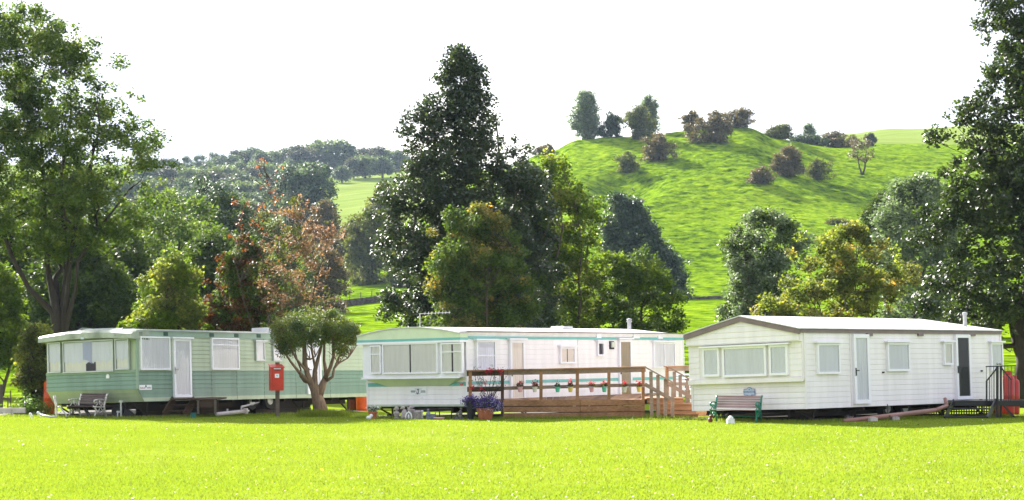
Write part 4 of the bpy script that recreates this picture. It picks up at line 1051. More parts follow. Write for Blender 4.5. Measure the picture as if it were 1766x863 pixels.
mb = MB(); mb.add([(x0-.02, y0-.04, hz1-.045), (x1+.02, y0-.04, hz1-.045), (x1+.02, y1, hz1+.035), (x0-.02, y1, hz1+.035), (x0-.02, y0-.04, hz1-.06), (x1+.02, y0-.04, hz1-.06), (x1+.02, y1, hz1+.02), (x0-.02, y1, hz1+.02)],
   [(0, 1, 2, 3), (7, 6, 5, 4), (0, 4, 5, 1), (1, 5, 6, 2), (2, 6, 7, 3), (3, 7, 4, 0)]); mb.build('lid', 'red', t)
mb = MB(); mb.box(x0+.07, x1-.09, y0-.018, y0-.003, hz1-.10, hz1-.075); mb.build('slot_label', 'sticker', t)
mb = MB(); mb.box(x0+.09, x1-.09, y0-.016, y0-.002, hz1-.135, hz1-.115); mb.build('letter_slot', 'ink', t)
mb = MB(); mb.box(x0+.10, x0+.22, y0-.022, y0-.014, hz1-.34, hz1-.23); st = mb.build('notice', 'sticker', t)
mb = MB(); mb.box(x0+.145, x0+.175, y0-.025, y0-.022, hz1-.30, hz1-.26); mb.build('notice_mark', 'ink_pink', st)

# ------------------------------------------------------------------ clipped tree
Yt = 52.8
troot = thing('clipped_tree', 'small clipped evergreen tree with bare forking stems in front of the green caravan', 'tree', W(550, 712, Yt)*1.0)
troot.location.z = 0; off = Vector(troot.location)
def T(u, v, dy=0): return W(460+u/4.544, 530+v/4.544, Yt)+Vector((0, dy, 0))-off
br = [([(425, 830, 0), (405, 740, 0), (385, 660, 0), (375, 600, .0), (375, 500, .05), (400, 400, .1), (425, 300, .15), (440, 200, .1)], [.27, .22, .19, .11, .075, .06, .045, .03]),
 ([(385, 680, 0), (345, 590, -.05), (320, 520, -.1), (300, 440, -.12), (300, 380, -.1), (295, 280, -.1), (270, 180, -.1)], [.15, .11, .09, .085, .08, .07, .04]),
 ([(335, 590, -.05), (260, 510, -.2), (200, 430, -.3), (160, 370, -.3), (100, 330, -.3)], [.08, .055, .04, .035, .02]),
 ([(370, 600, 0), (290, 585, .1), (255, 540, .15), (262, 490, .2), (230, 420, .3), (200, 300, .3)], [.06, .035, .03, .03, .03, .02]),
 ([(405, 690, 0), (440, 600, .05), (465, 530, .1), (445, 420, .15), (445, 300, .2), (470, 200, .2)], [.17, .12, .085, .05, .045, .03]),
 ([(455, 560, .05), (495, 480, 0), (525, 390, -.05), (525, 280, -.1), (520, 180, -.1)], [.09, .065, .06, .05, .03]),
 ([(470, 575, .0), (520, 545, -.1), (530, 480, -.1), (565, 440, -.15), (640, 400, -.2)], [.06, .05, .045, .035, .02]),
 ([(528, 490, -.1), (560, 400, .1), (600, 330, .2), (640, 250, .2)], [.04, .035, .03, .02]),
 ([(385, 520, .05), (360, 420, .3), (340, 330, .35), (340, 220, .3)], [.05, .04, .035, .02]),
 ([(330, 520, -.1), (240, 400, -.35), (190, 300, -.4), (150, 220, -.35)], [.05, .035, .03, .02]),
 ([(300, 400, -.1), (345, 410, -.2), (390, 385, -.25)], [.04, .03, .02])]
mb = MB()
for pts, rr in br: mb.tube([T(*q) for q in pts], [r*.83 for r in rr], 9)
rd = random.Random(5)
for k in range(70):
    pts, rr = br[rd.randrange(len(br))]; q = T(*pts[-1 if rd.random() < .6 else -2])
    e = q+Vector((rd.uniform(-.35, .35), rd.uniform(-.4, .4), rd.uniform(.1, .5))); mb.tube([q, q.lerp(e, .5)+Vector((.03, 0, .02)), e], [.018, .012, .006], 5)
mb.build('trunk', 'bark_warm', troot, smooth=True)
rng = np.random.default_rng(21); cc = []
while len(cc) < 150:
    u = rng.uniform(50, 710); v = rng.uniform(30, 430); 
    e = ((u-375)/335)**2+((v-215)/180)**2
    if e > 1: continue
    lo = 355 if u < 200 else (300 if u < 300 else (255 if u < 430 else (270 if u < 520 else (330 if u < 560 else 400))))
    if u > 600 and v < 130: continue
    if v > lo: continue
    if 560 < u < 640 and v < 100: continue
    dy = rng.uniform(-1, 1)*math.sqrt(max(0, 1-min(e, 1)))*1.15+rng.normal()*.1
    cc.append(tuple(T(u, v, dy)))
cc = np.array(cc); rad = .15+.14*rng.random(len(cc)); idx = np.repeat(np.arange(len(cc)), 210)
d = rng.normal(size=(len(idx), 3)); d /= np.linalg.norm(d, axis=1)[:, None]
pp = cc[idx]+d*(rad[idx]*rng.random(len(idx))**.4)[:, None]
v, f = leaves(pp, .062, .5, rng=rng); npmesh('crown', v, f, 'leaf_privet', troot)
n = 2200; a = rng.uniform(0, 2*math.pi, n); r_ = rng.random(n)**.6
gx = off.x+.15+np.cos(a)*r_*.75; gy = off.y-.1+np.sin(a)*r_*.5
blades('grass_tuft', n, gx, gy-.2, .17, 9, 'grass_blade')

# ------------------------------------------------------------------ benches
def scroll(mb, x, mat=0, s=1.):
    # cast end: curved back leg, front leg, arm with scroll
    mb.tube([(x, .32, 0), (x, .24, .22), (x, .20, .42), (x, .27, .62), (x, .34, .82), (x, .39, .86)], [.022, .024, .03, .028, .026, .03], 8)
    mb.tube([(x, -.30, 0), (x, -.24, .12), (x, -.20, .28), (x, -.27, .40), (x, -.34, .42)], [.022, .02, .024, .028, .03], 8)
    mb.tube([(x, -.24, .40), (x, .0, .385), (x, .22, .38)], .025, 8)
    mb.tube([(x, .26, .60), (x, .10, .66), (x, -.12, .66), (x, -.26, .64), (x, -.30, .58), (x, -.26, .54), (x, -.21, .57)], [.018, .02, .024, .026, .024, .02, .014], 8)
    mb.tube([(x, -.22, .42), (x, -.13, .50), (x, -.17, .58), (x, -.22, .55)], .014, 6); mb.tube([(x, .05, .40), (x, .12, .50), (x, .05, .58), (x, -.03, .50), (x, .05, .42)], .014, 6)
    mb.tube([(x, .0, .65), (x, -.05, .55), (x, .0, .48)], .012, 6)
    mb.tube([(x, -.2, .28), (x, .0, .18), (x, .21, .30)], .016, 6); mb.tube([(x, -.24, .12), (x, -.05, .28), (x, .0, .38)], .014, 6); mb.tube([(x, .25, .15), (x, .1, .28), (x, .02, .38)], .014, 6)
def bench(name, label, loc, rz, L, endmat, slatmat, ang=0):
    t = thing(name, label, 'bench', loc, (0, 0, rz)); t.scale = (1, .9, .76)
    for x in (-L/2, L/2):
        mb = MB(); scroll(mb, x); mb.build('bench_end', endmat, t, smooth=True)
    for k in range(5):
        y = -.30+k*.115; mb = MB(); mb.box(-L/2-.0, L/2+.0, y-.045, y+.045, .405-.004*k, .43-.004*k); mb.build('seat_slat', slatmat, t)
    for k in range(5):
        z = .50+k*.082; y = .205+(z-.42)*.33; mb = MB(); mb.beam((-L/2, y, z), (L/2, y, z), .022, .068, up=(0, .3, 1)); mb.build('back_slat', slatmat, t)
    mb = MB(); mb.tube([(-L/2, 0, .2), (L/2, 0, .2)], .01, 5); mb.build('tie_rod', endmat, t)
    return t
pb = on_lawn(1269, 727.5)
bench('garden_bench', 'wooden slatted bench with green cast iron ends in front of the cream caravan', pb, R(-22), 1.16, 'bench_green', 'slat')
q = on_lawn(1260, 730.5); mb = MB(); mb.box(-.09, .09, -.07, .07, 0, .12); mb.box(-.06, .06, -.05, .05, .12, .15); mb.lathe([(.07, .15), (.05, .17), (.02, .2)], n=10)
o = mb.build('white_lantern', 'chalk'); o.location = q; tag(o, 'small white ornament on the grass in front of the green ended bench', 'garden ornament')
q = on_lawn(1225, 728); mb = MB(); mb.lathe([(.05, 0), (.06, .05), (.05, .09), (.03, .12)], n=10); mb.blob((.02, 0, .15), (.05, .05, .04)); o = mb.build('small_ornament', 'rust_red'); o.location = q; tag(o, 'tiny dark brown ornament at the left foot of the green ended bench', 'garden ornament')
pb = on_lawn(146, 716.5)
bench('old_garden_bench', 'old bench with dark slats and flaking white cast ends in front of the green caravan', pb+Vector((0, .3, 0)), R(-24), .86, 'white_metal', 'slat_dark')

# tow hitch frame and trolley wheel left of the bench
p = on_lawn(95, 717.5)
t = thing('jockey_wheel_stand', 'grey upright tube and bent frame on the grass left of the old bench', 'stand', p)
mb = MB(); mb.tube([(0, 0, .0), (.03, 0, .06), (.03, 0, .35), (-.02, 0, .62)], [.025, .03, .035, .04], 9); mb.build('upright_tube', 'white_metal', t, smooth=True)
mb = MB(); mb.tube([(.03, 0, .05), (-.1, 0, .03), (-.40, 0, .09)], .025, 7); mb.tube([(.03, 0, .25), (.12, 0, .33), (.20, 0, .22), (.30, -.02, .10), (.31, -.02, .0)], .02, 7); mb.build('bent_frame', 'galv', t, smooth=True)
for i, (px, py, r) in enumerate(((52.5, 711, .045), (66, 708, .05), (69.5, 710.5, .04), (55, 714, .03))):
    q = on_lawn(px, py+6); mb = MB(); mb.lathe([(.012, 0), (.012, .06)], n=6); mb.blob((0, 0, .06+r), (r, r, r)); o = mb.build('white_ball_light', 'chalk', smooth=True); o.location = q
    tag(o, 'small white ball ornament on a stalk at the left edge of the lawn', 'garden ornament', 'small white ball ornaments left of the green caravan')
# support post and trolley below the green caravan
p = on_lawn(208.5, 717.5)
t = thing('prop_stand', 'thin grey prop with small bracket under the front of the green caravan', 'prop', p)
mb = MB(); mb.tube([(0, 0, 0), (0, 0, .46)], .022, 7); mb.box(-.05, .05, -.04, .04, .43, .48); mb.build('post', 'galv', t)
mb = MB(); mb.tube([(0, 0, .17), (-.08, -.02, .16), (-.09, -.03, 0)], .018, 6); mb.box(-.11, .0, -.04, .04, .16, .20); mb.build('bracket', 'galv', t)
p = on_lawn(206, 716)+Vector((0, .4, 0))
t = thing('tyre_chock', 'black spare wheel and chock on the grass beneath the front of the green caravan', 'wheel', p)
mb = MB(); v_ = MB(); v_.lathe([(.09, -.1), (.16, -.12), (.17, -.05), (.17, .1), (.1, .12)], n=18); mb.add([(v[0]-.12, v[2], v[1]+.17) for v in v_.v], v_.f); mb.build('tyre', 'dark_rubber', t)
mb = MB(); mb.prism([(.02, -.1, 0), (.34, -.1, 0), (.27, -.1, .13), (.1, -.1, .25)], (0, .2, 0)); mb.build('chock', 'dark_rubber', t)
rail_t = MB(); a = on_lawn(154, 716.8); rail_t.beam(a+Vector((-.27, .5, .30)), a+Vector((.0, .1, .02)), .06, .07); o = rail_t.build('tow_strut', 'chassis'); tag(o, 'dark diagonal strut lying behind the old bench under the green caravan', 'strut')

# wooden steps at the first door of the green caravan
def vanpt(V, x, y, z=0): return V.M @ Vector((x, y, z))
a0, _ = A.hit(296, 686, 'side'); a1, _ = A.hit(331, 686, 'side')
t = thing('timber_steps', 'dark old timber steps leading up to the white door of the green caravan', 'steps')
Ys = 51.7
for (xa, ya, xb, yb) in ((300, 689, 283, 717), (336, 689, 318, 717)):
    mb = MB(); mb.beam(W(xa, ya, Ys+.3), W(xb, yb, Ys-.1), .05, .22); mb.build('stringer', 'old_wood', t)
for k, (xa, xb, yy_) in enumerate(((296, 333, 698), (289, 325, 708))):
    p_ = W(xa, yy_, Ys+.15-.15*k); q_ = W(xb, yy_, Ys+.15-.15*k); mb = MB(); mb.box(p_.x, q_.x, p_.y-.1, p_.y+.5, p_.z-.03, p_.z); mb.build('tread', 'old_wood', t)
mb = MB(); p_ = W(297, 688, Ys); q_ = W(376, 687, Ys); mb.box(p_.x, q_.x, Ys-.1, Ys+1.6, p_.z-.04, p_.z); mb.build('landing', 'old_wood', t)
t = thing('open_crate', 'dark brown open fronted timber hutch right of the old steps by the green caravan', 'crate')
p_ = W(342.5, 717, Ys); q_ = W(372, 717, Ys)
mb = MB(); mb.box(p_.x, q_.x, Ys-.06, Ys-.03, .18, .385); mb.build('front_panel', 'old_wood', t)
for x_ in (p_.x, q_.x):
    mb = MB(); mb.box(x_-.03, x_+.03, Ys-.10, Ys-.061, .0, .40); mb.build('leg', 'fence_wood', t)
mb = MB(); mb.box(p_.x, q_.x, Ys+.45, Ys+.48, .0, .38); mb.build('back_panel', 'old_wood', t)
q = on_lawn(333.5, 717); mb = MB(); mb.box(-.06, .06, -.08, .08, 0, .12); mb.box(-.07, .07, -.09, .09, .12, .14); o = mb.build('plastic_tub', 'teal_crate'); o.location = q; tag(o, 'small teal plastic tub tucked behind the timber steps', 'tub')
for k_, (x_, y_, l_, r_) in enumerate(((4.6, 1.1, 2.2, .03), (6.9, .9, 1.9, -.04), (8.6, 1.5, 1.6, .05), (2.2, 1.3, 1.6, .02), (5.6, 2.3, 2.6, 0))):  # dark timbers added to cover lit ground and deepen the shade below
    q = A.M @ Vector((x_, y_, 0)); mb = MB()
    for b_ in range(2): mb.beam((-l_/2, .0, .07+.14*b_), (l_/2, .02*b_, .07+.14*b_), .26, .132)
    o = mb.build('shade_timber', 'chassis'); o.location = (q.x, q.y, Hs(q.x, q.y)); o.rotation_euler = (0, 0, R(58)+r_)
    tag(o, 'dark timbers added to deepen the shade beneath the green caravan', 'timber', 'dark timbers added to darken the gap beneath the green caravan')
# waste pipes
a = on_lawn(374, 714.5); b = on_lawn(421, 711)
t = thing('waste_pipe', 'pale grey waste pipe with upright stub under the side of the green caravan', 'pipe')
mb = MB(); mb.tube([a+Vector((0, 0, .08)), b+Vector((0, .1, .13))], .055, 10); mb.build('pipe', 'grey_pipe', t, smooth=True)
mb = MB(); c = a.lerp(b, .9); mb.tube([c+Vector((0, 0, .1)), c+Vector((0, 0, .26)), c+Vector((.45, .4, .38))], [.035, .035, .012], 8); c = a.lerp(b, .38); mb.tube([c+Vector((0, 0, .08)), c+Vector((0, 0, .22))], .025, 8); mb.build('stub_pipe', 'grey_pipe', t)
mb = MB(); mb.lathe([(.07, 0), (.075, .1), (.06, .16)], b+Vector((.03, .1, .06)), 12); mb.build('pipe_cap', 'grey_pipe', t)
t = thing('drain_pipe', 'long brown drain pipe lying at a slant under the side of the cream caravan', 'pipe')
a = W(1456, 727, 46.3); b = W(1612, 708, 48.6); c = W(1633, 700, 49.2)
mb = MB(); mb.tube([a, b], .062, 12); mb.build('pipe', 'drain', t, smooth=True)
mb = MB(); mb.tube([b, b.lerp(c, .5), c], .05, 10); mb.tube([c, c+Vector((.0, .2, .18))], .05, 10); mb.build('elbow', 'drain', t, smooth=True)
mb = MB(); q = a.lerp(b, .47); mb.lathe([(.068, -.02), (.072, -.02), (.072, .02), (.068, .02)], q, 12); mb.tube([q+Vector((0, 0, .06)), q+Vector((0, .05, .3))], .012, 5); mb.build('pipe_clip', 'chassis', t)
for px, py, m_ in ((1512, 728, 'edging'), (1550, 726, 'stone'), (1470, 724, 'stone')):
    q = on_lawn(px, py)+Vector((0, .5, 0)); mb = MB(); mb.box(-.11, .11, -.06, .06, 0, .09); mb.box(-.06, .06, -.05, .05, .09, .11); o = mb.build('loose_block', m_); o.location = q; o.rotation_euler = (0, 0, .4)
    tag(o, 'loose concrete block lying in the shade under the cream caravan', 'block', 'loose blocks under the cream caravan')

# ------------------------------------------------------------------ metal steps and railing at the cream caravan
t = thing('metal_steps', 'black metal platform and steps with picket railing at the dark door of the cream caravan', 'steps')
def b3(name, a, b, w, h, mat='black_metal', up=(0, 0, 1), par=None):
    mb = MB(); mb.beam(a, b, w, h, up=up); return mb.build(name, mat, par or t)
Yp = 49.9
a = W(1646, 692, Yp); b = W(1790, 693, Yp)
mb = MB(); mb.box(a.x, b.x, Yp, Yp+1.6, a.z-.03, a.z+.01); mb.build('platform', 'black_metal', t)
b3('platform_edge', W(1644, 696, Yp-.03), W(1790, 696, Yp-.03), .05, .13)
b3('tread', W(1634, 705, Yp-.35), W(1702, 705, Yp-.35), .25, .035); b3('tread', W(1630, 719.5, Yp-.75), W(1700, 719.5, Yp-.75), .25, .035)
b3('stringer', W(1645, 692, Yp-.1), W(1629, 722, Yp-.85), .04, .12); b3('stringer', W(1717, 692, Yp-.1), W(1703, 723.5, Yp-.9), .05, .16)
b3('newel_post', W(1720, 723, Yp-.12), W(1720, 631, Yp-.12), .06, .06, up=(0, 1, 0)); b3('newel_post', W(1726, 723, Yp+.1), W(1726, 631, Yp+.1), .05, .05, up=(0, 1, 0))
for px in (1720.5, 1725.5):
    mb = MB(); mb.blob(tuple(W(px, 627.5, Yp-.02)), (.04, .04, .04)); mb.build('finial', 'galv', t, smooth=True)
b3('slanted_handrail', W(1720, 634, Yp-.1), W(1701.5, 657.5, Yp-.1), .035, .035); b3('slanted_handrail', W(1727, 635, Yp), W(1744, 656, Yp), .035, .035)
b3('end_post', W(1701.5, 657, Yp-.1), W(1701.5, 692, Yp-.1), .04, .04, up=(0, 1, 0))
for px in (1706, 1710.5, 1715):
    b3('picket', W(px, 692, Yp-.1), W(px, 657-(px-1701.5)*1.27, Yp-.1), .012, .012, up=(0, 1, 0))
for px in (1731, 1735, 1739, 1743):
    b3('picket', W(px, 692, Yp), W(px, 635+(px-1727)*1.24, Yp), .014, .014, up=(0, 1, 0))
b3('back_rail', W(1700, 632.5, Yp+1.5), W(1752, 631, Yp+1.5), .03, .03)
for k in range(9):
    px = 1701+k*6.2; b3('picket', W(px, 690, Yp+1.5), W(px, 632, Yp+1.5), .012, .012, up=(0, 1, 0))
b3('brace', W(1728, 697, Yp), W(1752, 723, Yp), .05, .05); b3('brace', W(1735, 700, Yp), W(1790, 700, Yp), .03, .04)
mb = MB(); q = W(1691.5, 690.3, Yp+.1); mb.box(q.x-.04, q.x+.04, q.y-.03, q.y+.03, q.z, q.z+.03); o = mb.build('red_brick', 'deep_red'); tag(o, 'small red object lying on the black platform', 'brick')
# lattice under the rear of the cream caravan
t = thing('lattice_panel', 'low dark lattice panel standing under the rear of the cream caravan', 'lattice', (W(1575, 0, 52.2).x, 52.2, Hs(W(1640, 0, 52.2).x, 52.2)), (0, 0, 0))
mb = MB(); Lx = 2.4
for k in range(34): mb.box(k*Lx/34, k*Lx/34+.035, -.006, .006, 0, .36)
for k in range(5): mb.box(0, Lx, -.018, -.007, .02+k*.08, .055+k*.08)
mb.build('slats', 'old_wood', t)
mb = MB(); mb.box(-.04, Lx+.04, -.03, .02, .36, .40); mb.build('top_bar', 'old_wood', t)

# garden chair by the second deck railing, seen through the rails
p = W(1178, 690, 53.5)
t = thing('garden_chair', 'white garden chair behind the far stair railing', 'chair', (p.x, p.y, p.z-.12))
mb = MB(); 
for x in (-.22, .22):
    for y in (-.2, .2): mb.tube([(x*1.1, y*1.1, 0), (x, y, .42)], .018, 6)
mb.build('legs', 'upvc', t); mb = MB(); mb.box(-.25, .25, -.24, .24, .42, .45); mb.build('seat', 'upvc', t); mb = MB(); mb.beam((-.22, .24, .45), (-.22, .32, .9), .03, .03); mb.beam((.22, .24, .45), (.22, .32, .9), .03, .03)
for k in range(4): mb.beam((-.22, .26+k*.015, .55+k*.1), (.22, .26+k*.015, .55+k*.1), .015, .05)
mb.build('backrest', 'upvc', t)

# TV aerial on a pole behind the white caravan
t = thing('tv_aerial', 'silver television aerial on a thin pole above the white caravan roof', 'aerial')
Y_ = 55.5; mb = MB(); mb.tube([W(724, 700, Y_), W(724, 541, Y_)], .016, 7); mb.build('pole', 'galv', t)
mb = MB(); mb.tube([W(722, 541.5, Y_), W(777, 539, Y_)], .009, 6); mb.build('boom', 'galv', t)
for k in range(8):
    q = W(733+k*6, 540.9-k*.25, Y_); mb = MB(); mb.tube([q+Vector((0, -.12, -.04)), q+Vector((0, .12, .05))], .006, 5); mb.build('element', 'galv', t)

# ------------------------------------------------------------------ fence, walls, edging at the left
for i, (px, py0, py1, w_) in enumerate(((2, 665, 710, .085), (19, 671, 704, .03), (13, 684, 706, .03), (40.5, 681, 706, .05), (60, 676, 706, .03))):
    Y_ = 58 if i else 56.5; q = W(px, py1, Y_); x, y = q.x, q.y; z = Hs(x, y); mb = MB(); h_ = (py1-py0)/F*Y_+.1
    mb.beam((0, 0, -.1), (random.uniform(-.03, .03), 0, h_), w_, w_); mb.beam((0, 0, h_), (0, 0, h_+.012), w_*.8, w_*.8); o = mb.build('fence_post', 'fence_wood'); o.location = (x, y, z)
    tag(o, ['thick dark fence post at the left edge of the photo', 'thin leaning fence stake right of the thick post', 'short thin stake between the thick post and the leaning stake', 'short dark fence post among the weeds', 'thin stake under the yellowing bush'][i], 'fence post')
mb = MB(); q0 = W(0, 686, 57.5); q1 = W(19, 690, 58); mb.beam(q0, q1, .03, .07); o = mb.build('fence_rail', 'fence_wood'); tag(o, 'short slanting rail between the left fence posts', 'rail')
for i, (x0, x1) in enumerate(((-30, 21), (22, 44))):
    a = W(x0, 711.5, 53.2); b = W(x1, 711, 53.2); mb = MB(); mb.beam(Vector((a.x, a.y, .05)), Vector((b.x, b.y, .05)), .12, .14)
    o = mb.build('edging_kerb', 'edging'); tag(o, ['long pinkish concrete edging at the left edge of the lawn', 'short pale concrete edging next to the longer one'][i], 'edging')
for i, (px, py, h_, n_) in enumerate(((28, 708, .55, 500), (10, 708, .3, 300), (45, 710, .35, 350), (60, 712, .3, 300), (36, 709, .25, 300))):
    q = on_lawn(px, 712)+Vector((0, 1.2, 0)); t = thing('weed_clump', ['tall dark nettle clump between the left fence posts', 'low weeds at the foot of the thick fence post', 'weedy clump right of the short fence post', 'low yellowish weeds by the white ball ornaments', 'small weed clump behind the concrete edging'][i], 'weeds', q)
    rng = np.random.default_rng(i+60); pp = rng.normal(size=(n_, 3))*np.array((.16, .12, h_*.35))+np.array((0, 0, h_*.5)); pp[:, 2] = np.abs(pp[:, 2])
    v, f = leaves(pp, .07, rng=rng); npmesh('foliage', v, f, 'leaf_yg' if i == 3 else 'weed', t)
    mb = MB()
    for k in range(6): mb.tube([(random.uniform(-.1, .1), 0, -.02), (random.uniform(-.2, .2), random.uniform(-.1, .1), h_*.8)], .006, 4)
    mb.build('stems', 'weed', t)

# dry stone walls across the field
def stone_wall(label, pts, h, w=.5):
    mb = MB(); rd = random.Random(9)
    for (xa, ya), (xb, yb) in zip(pts, pts[1:]):
        L = math.hypot(xb-xa, yb-ya); n = int(L/.55)
        for i in range(n):
            t0 = i/n; t1 = (i+1)/n; x0 = xa+(xb-xa)*t0; y0 = ya+(yb-ya)*t0; x1 = xa+(xb-xa)*t1; y1 = ya+(yb-ya)*t1
            z0 = Hs(x0, y0)-.3; z1 = Hs(x1, y1)-.3; zz = (z0+z1)/2
            nr = 4
            for r in range(nr):
                hh = (h+.3)/nr; j = rd.uniform(-.05, .05)
                mb.beam((x0+.02, y0+j, zz+hh*(r+.5)), (x1-.02, y1+j, zz+hh*(r+.5)), w-r*.06, hh*rd.uniform(.86, 1.1))
    o = mb.build('dry_stone_wall', 'dry_wall'); return tag(o, label, 'wall')
def Xp(px, Y): return (px-CX)/F*Y
stone_wall('long dark dry stone wall crossing the field on the left', [(Xp(360, 205), 205), (Xp(560, 212), 212), (Xp(760, 222), 222)], .78)
stone_wall('dark dry stone wall at the foot of the hill right of the dark yew', [(Xp(1140, 218), 218), (Xp(1330, 220), 220)], .9)
stone_wall('short pale stone wall by the far field below the skyline wood', [(Xp(560, 690), 690), (Xp(690, 700), 700)], 1.2, .8)
for i in range(12):
    px = 470+i*19; Y_ = 224; x = Xp(px, Y_); mb = MB(); mb.beam((0, 0, -.2), (.02, 0, 1.15), .09, .09); mb.beam((.02, 0, 1.15), (.02, 0, 1.17), .07, .07); o = mb.build('field_fence_post', 'fence_wood'); o.location = (x, Y_, Hs(x, Y_))
    tag(o, 'thin field fence post beyond the left dry stone wall', 'fence post', 'row of posts beyond the left stone wall')

# ------------------------------------------------------------------ trees near the caravans
T_ = tree
T_('large_ash', 'tall airy many stemmed tree filling the left edge behind the green caravan', 'tree', 102, 66,
   [(4, -40, 55), (24, -70, 112), (55, -120, 168), (100, -140, 205), (160, -150, 225), (200, -160, 255), (240, -165, 290), (290, -165, 300), (340, -150, 290), (380, -120, 275), (415, -60, 220), (440, 0, 130)],
   520, .40, 60000, .115, 'leaf_big', 'bark_dark', 5, .36, limbs=30, seed=1, split=.2, hollow=.3, jag=.32, depth=.75, fill=1.7, fine=1.05, lk=.95,
   stems_px=[[(104, 700, 0, .42), (103, 600, 0, .34), (100, 560, 0, .32), (97, 535, 0, .26), (82, 470, .1, .16), (76, 400, .2, .13), (72, 300, .3, .09), (62, 180, .3, .05)],
    [(103, 600, 0, .3), (92, 540, 0, .2), (55, 500, -.3, .15), (25, 440, -.5, .13), (3, 370, -.6, .11), (-15, 250, -.6, .07)],
    [(104, 600, 0, .3), (106, 540, .1, .24), (112, 470, .3, .17), (105, 400, .4, .14), (100, 300, .5, .11), (118, 180, .5, .06)],
    [(105, 600, 0, .3), (112, 545, 0, .2), (120, 500, -.3, .13), (128, 430, -.4, .11), (150, 330, -.5, .08), (178, 220, -.5, .05)],
    [(106, 600, 0, .25), (118, 550, -.1, .16), (135, 500, -.4, .10), (140, 450, -.5, .09), (175, 400, -.6, .07), (230, 330, -.7, .05)]])
T_('poplar', 'tallest dark glossy tree with a ragged pointed top in the middle of the photo', 'tree', 805, 76,
   [(80, 768, 806), (100, 752, 832), (130, 756, 840), (150, 738, 838), (175, 718, 850), (200, 702, 858), (235, 706, 876), (262, 686, 908), (300, 672, 932), (340, 655, 938), (400, 650, 940), (470, 652, 945), (530, 655, 950), (575, 665, 950)],
   430, .50, 74000, .115, 'leaf_dark', 'bark', 2, .30, limbs=16, seed=2, hollow=.35, jag=.46, fill=1.5, fine=1.25)
T_('shady_alder', 'dark green tree filling the gap between the tallest tree and the light green tree', 'tree', 915, 80,
   [(278, 880, 925), (310, 860, 950), (370, 850, 965), (450, 850, 975), (540, 855, 980), (600, 860, 970)], 200, .5, 22000, .115, 'leaf_dark', 'bark', 2, .18, seed=18, mat2='leaf_big', frac2=.35, hollow=.3)
T_('right_alder', 'tall dark glossy tree with a bare lower trunk at the right edge', 'tree', 1757, 62,
   [(-60, 1700, 1830), (0, 1684, 1850), (40, 1690, 1860), (62, 1672, 1860), (90, 1690, 1870), (110, 1650, 1875), (135, 1662, 1880), (180, 1645, 1885), (215, 1640, 1890), (240, 1612, 1895), (262, 1640, 1895), (300, 1618, 1900), (360, 1598, 1910), (420, 1605, 1910), (480, 1598, 1910), (520, 1612, 1900), (560, 1640, 1880), (580, 1690, 1850)],
   330, .46, 62000, .115, 'leaf_right', 'bark_dark', 1, .27, limbs=18, seed=3, hollow=.42, jag=.42, fill=1.3, fine=1.3)
T_('golden_hornbeam', 'broad golden olive bush in front of the tallest dark tree', 'bush', 828, 70,
   [(352, 790, 830), (380, 752, 880), (420, 738, 905), (460, 725, 925), (510, 718, 940), (560, 715, 945), (600, 720, 945)], 150, .42, 26000, .10, 'leaf_gold', 'bark', 3, .14, seed=4, mat2='leaf_big', frac2=.70, jag=.5, hollow=.25, fine=.95)
T_('sunny_birch', 'light green upright tree right of the tallest dark tree', 'tree', 985, 82,
   [(268, 930, 985), (300, 910, 1022), (350, 905, 1040), (420, 900, 1050), (480, 905, 1055), (540, 930, 1045), (590, 930, 1040)], 150, .48, 22000, .115, 'leaf_bright', 'bark', 3, .16, seed=5, hollow=.35, mat2='leaf_yg', frac2=.35, jag=.55, fill=1.2, fine=1.3)
T_('yew', 'dark blue green dome shaped tree at the foot of the hill', 'tree', 1120, 206,
   [(336, 1052, 1088), (350, 1040, 1110), (380, 1035, 1128), (420, 1035, 1145), (450, 1040, 1170), (480, 1060, 1190), (505, 1080, 1195), (520, 1090, 1190)], 220, .95, 26000, .26, 'leaf_yew', 'bark_dark', 1, .3, seed=6, hollow=.6, jag=.15, limbs=5)
T_('hawthorn', 'rounded green bush with reddish tips behind the right end of the white caravan', 'bush', 1085, 84,
   [(438, 1040, 1125), (455, 1015, 1160), (490, 995, 1178), (530, 985, 1190), (560, 985, 1188), (600, 990, 1180)], 150, .42, 20000, .11, 'leaf_big', 'bark', 3, .14, seed=7, mat2='leaf_bright', frac2=.4)
T_('grey_maple', 'grey green bush left of the golden shrub behind the cream caravan', 'bush', 1310, 92,
   [(366, 1290, 1345), (385, 1262, 1392), (420, 1248, 1402), (460, 1235, 1405), (500, 1222, 1400), (535, 1228, 1380), (580, 1240, 1370)], 150, .46, 20000, .125, 'leaf_grey', 'bark', 2, .14, seed=8, mat2='leaf_bg', frac2=.22, jag=.4)
T_('golden_shrub', 'yellow and orange turning shrub directly behind the roof of the cream caravan', 'bush', 1450, 74,
   [(395, 1440, 1500), (415, 1375, 1530), (450, 1345, 1560), (490, 1325, 1575), (530, 1300, 1585), (570, 1300, 1585), (600, 1310, 1580)], 170, .36, 23000, .11, 'leaf_yg', 'bark', 4, .12, seed=9, mat2='leaf_gold', frac2=.33, jag=.55, fine=1.0, hollow=.3)
T_('grey_willow', 'pale grey green willow between the golden shrub and the tall right hand tree', 'tree', 1560, 108,
   [(298, 1560, 1600), (330, 1530, 1640), (380, 1498, 1660), (430, 1490, 1670), (490, 1510, 1680), (550, 1520, 1680), (585, 1530, 1670)], 170, .60, 24000, .15, 'leaf_grey', 'bark', 3, .2, seed=10)
T_('shady_hazel', 'dark green bush left of the pale willow on the lower hill', 'bush', 1525, 150,
   [(330, 1505, 1545), (350, 1490, 1555), (390, 1480, 1560), (430, 1480, 1560), (480, 1490, 1555)], 70, .7, 9000, .2, 'leaf_bg', 'bark', 1, .14, seed=11)
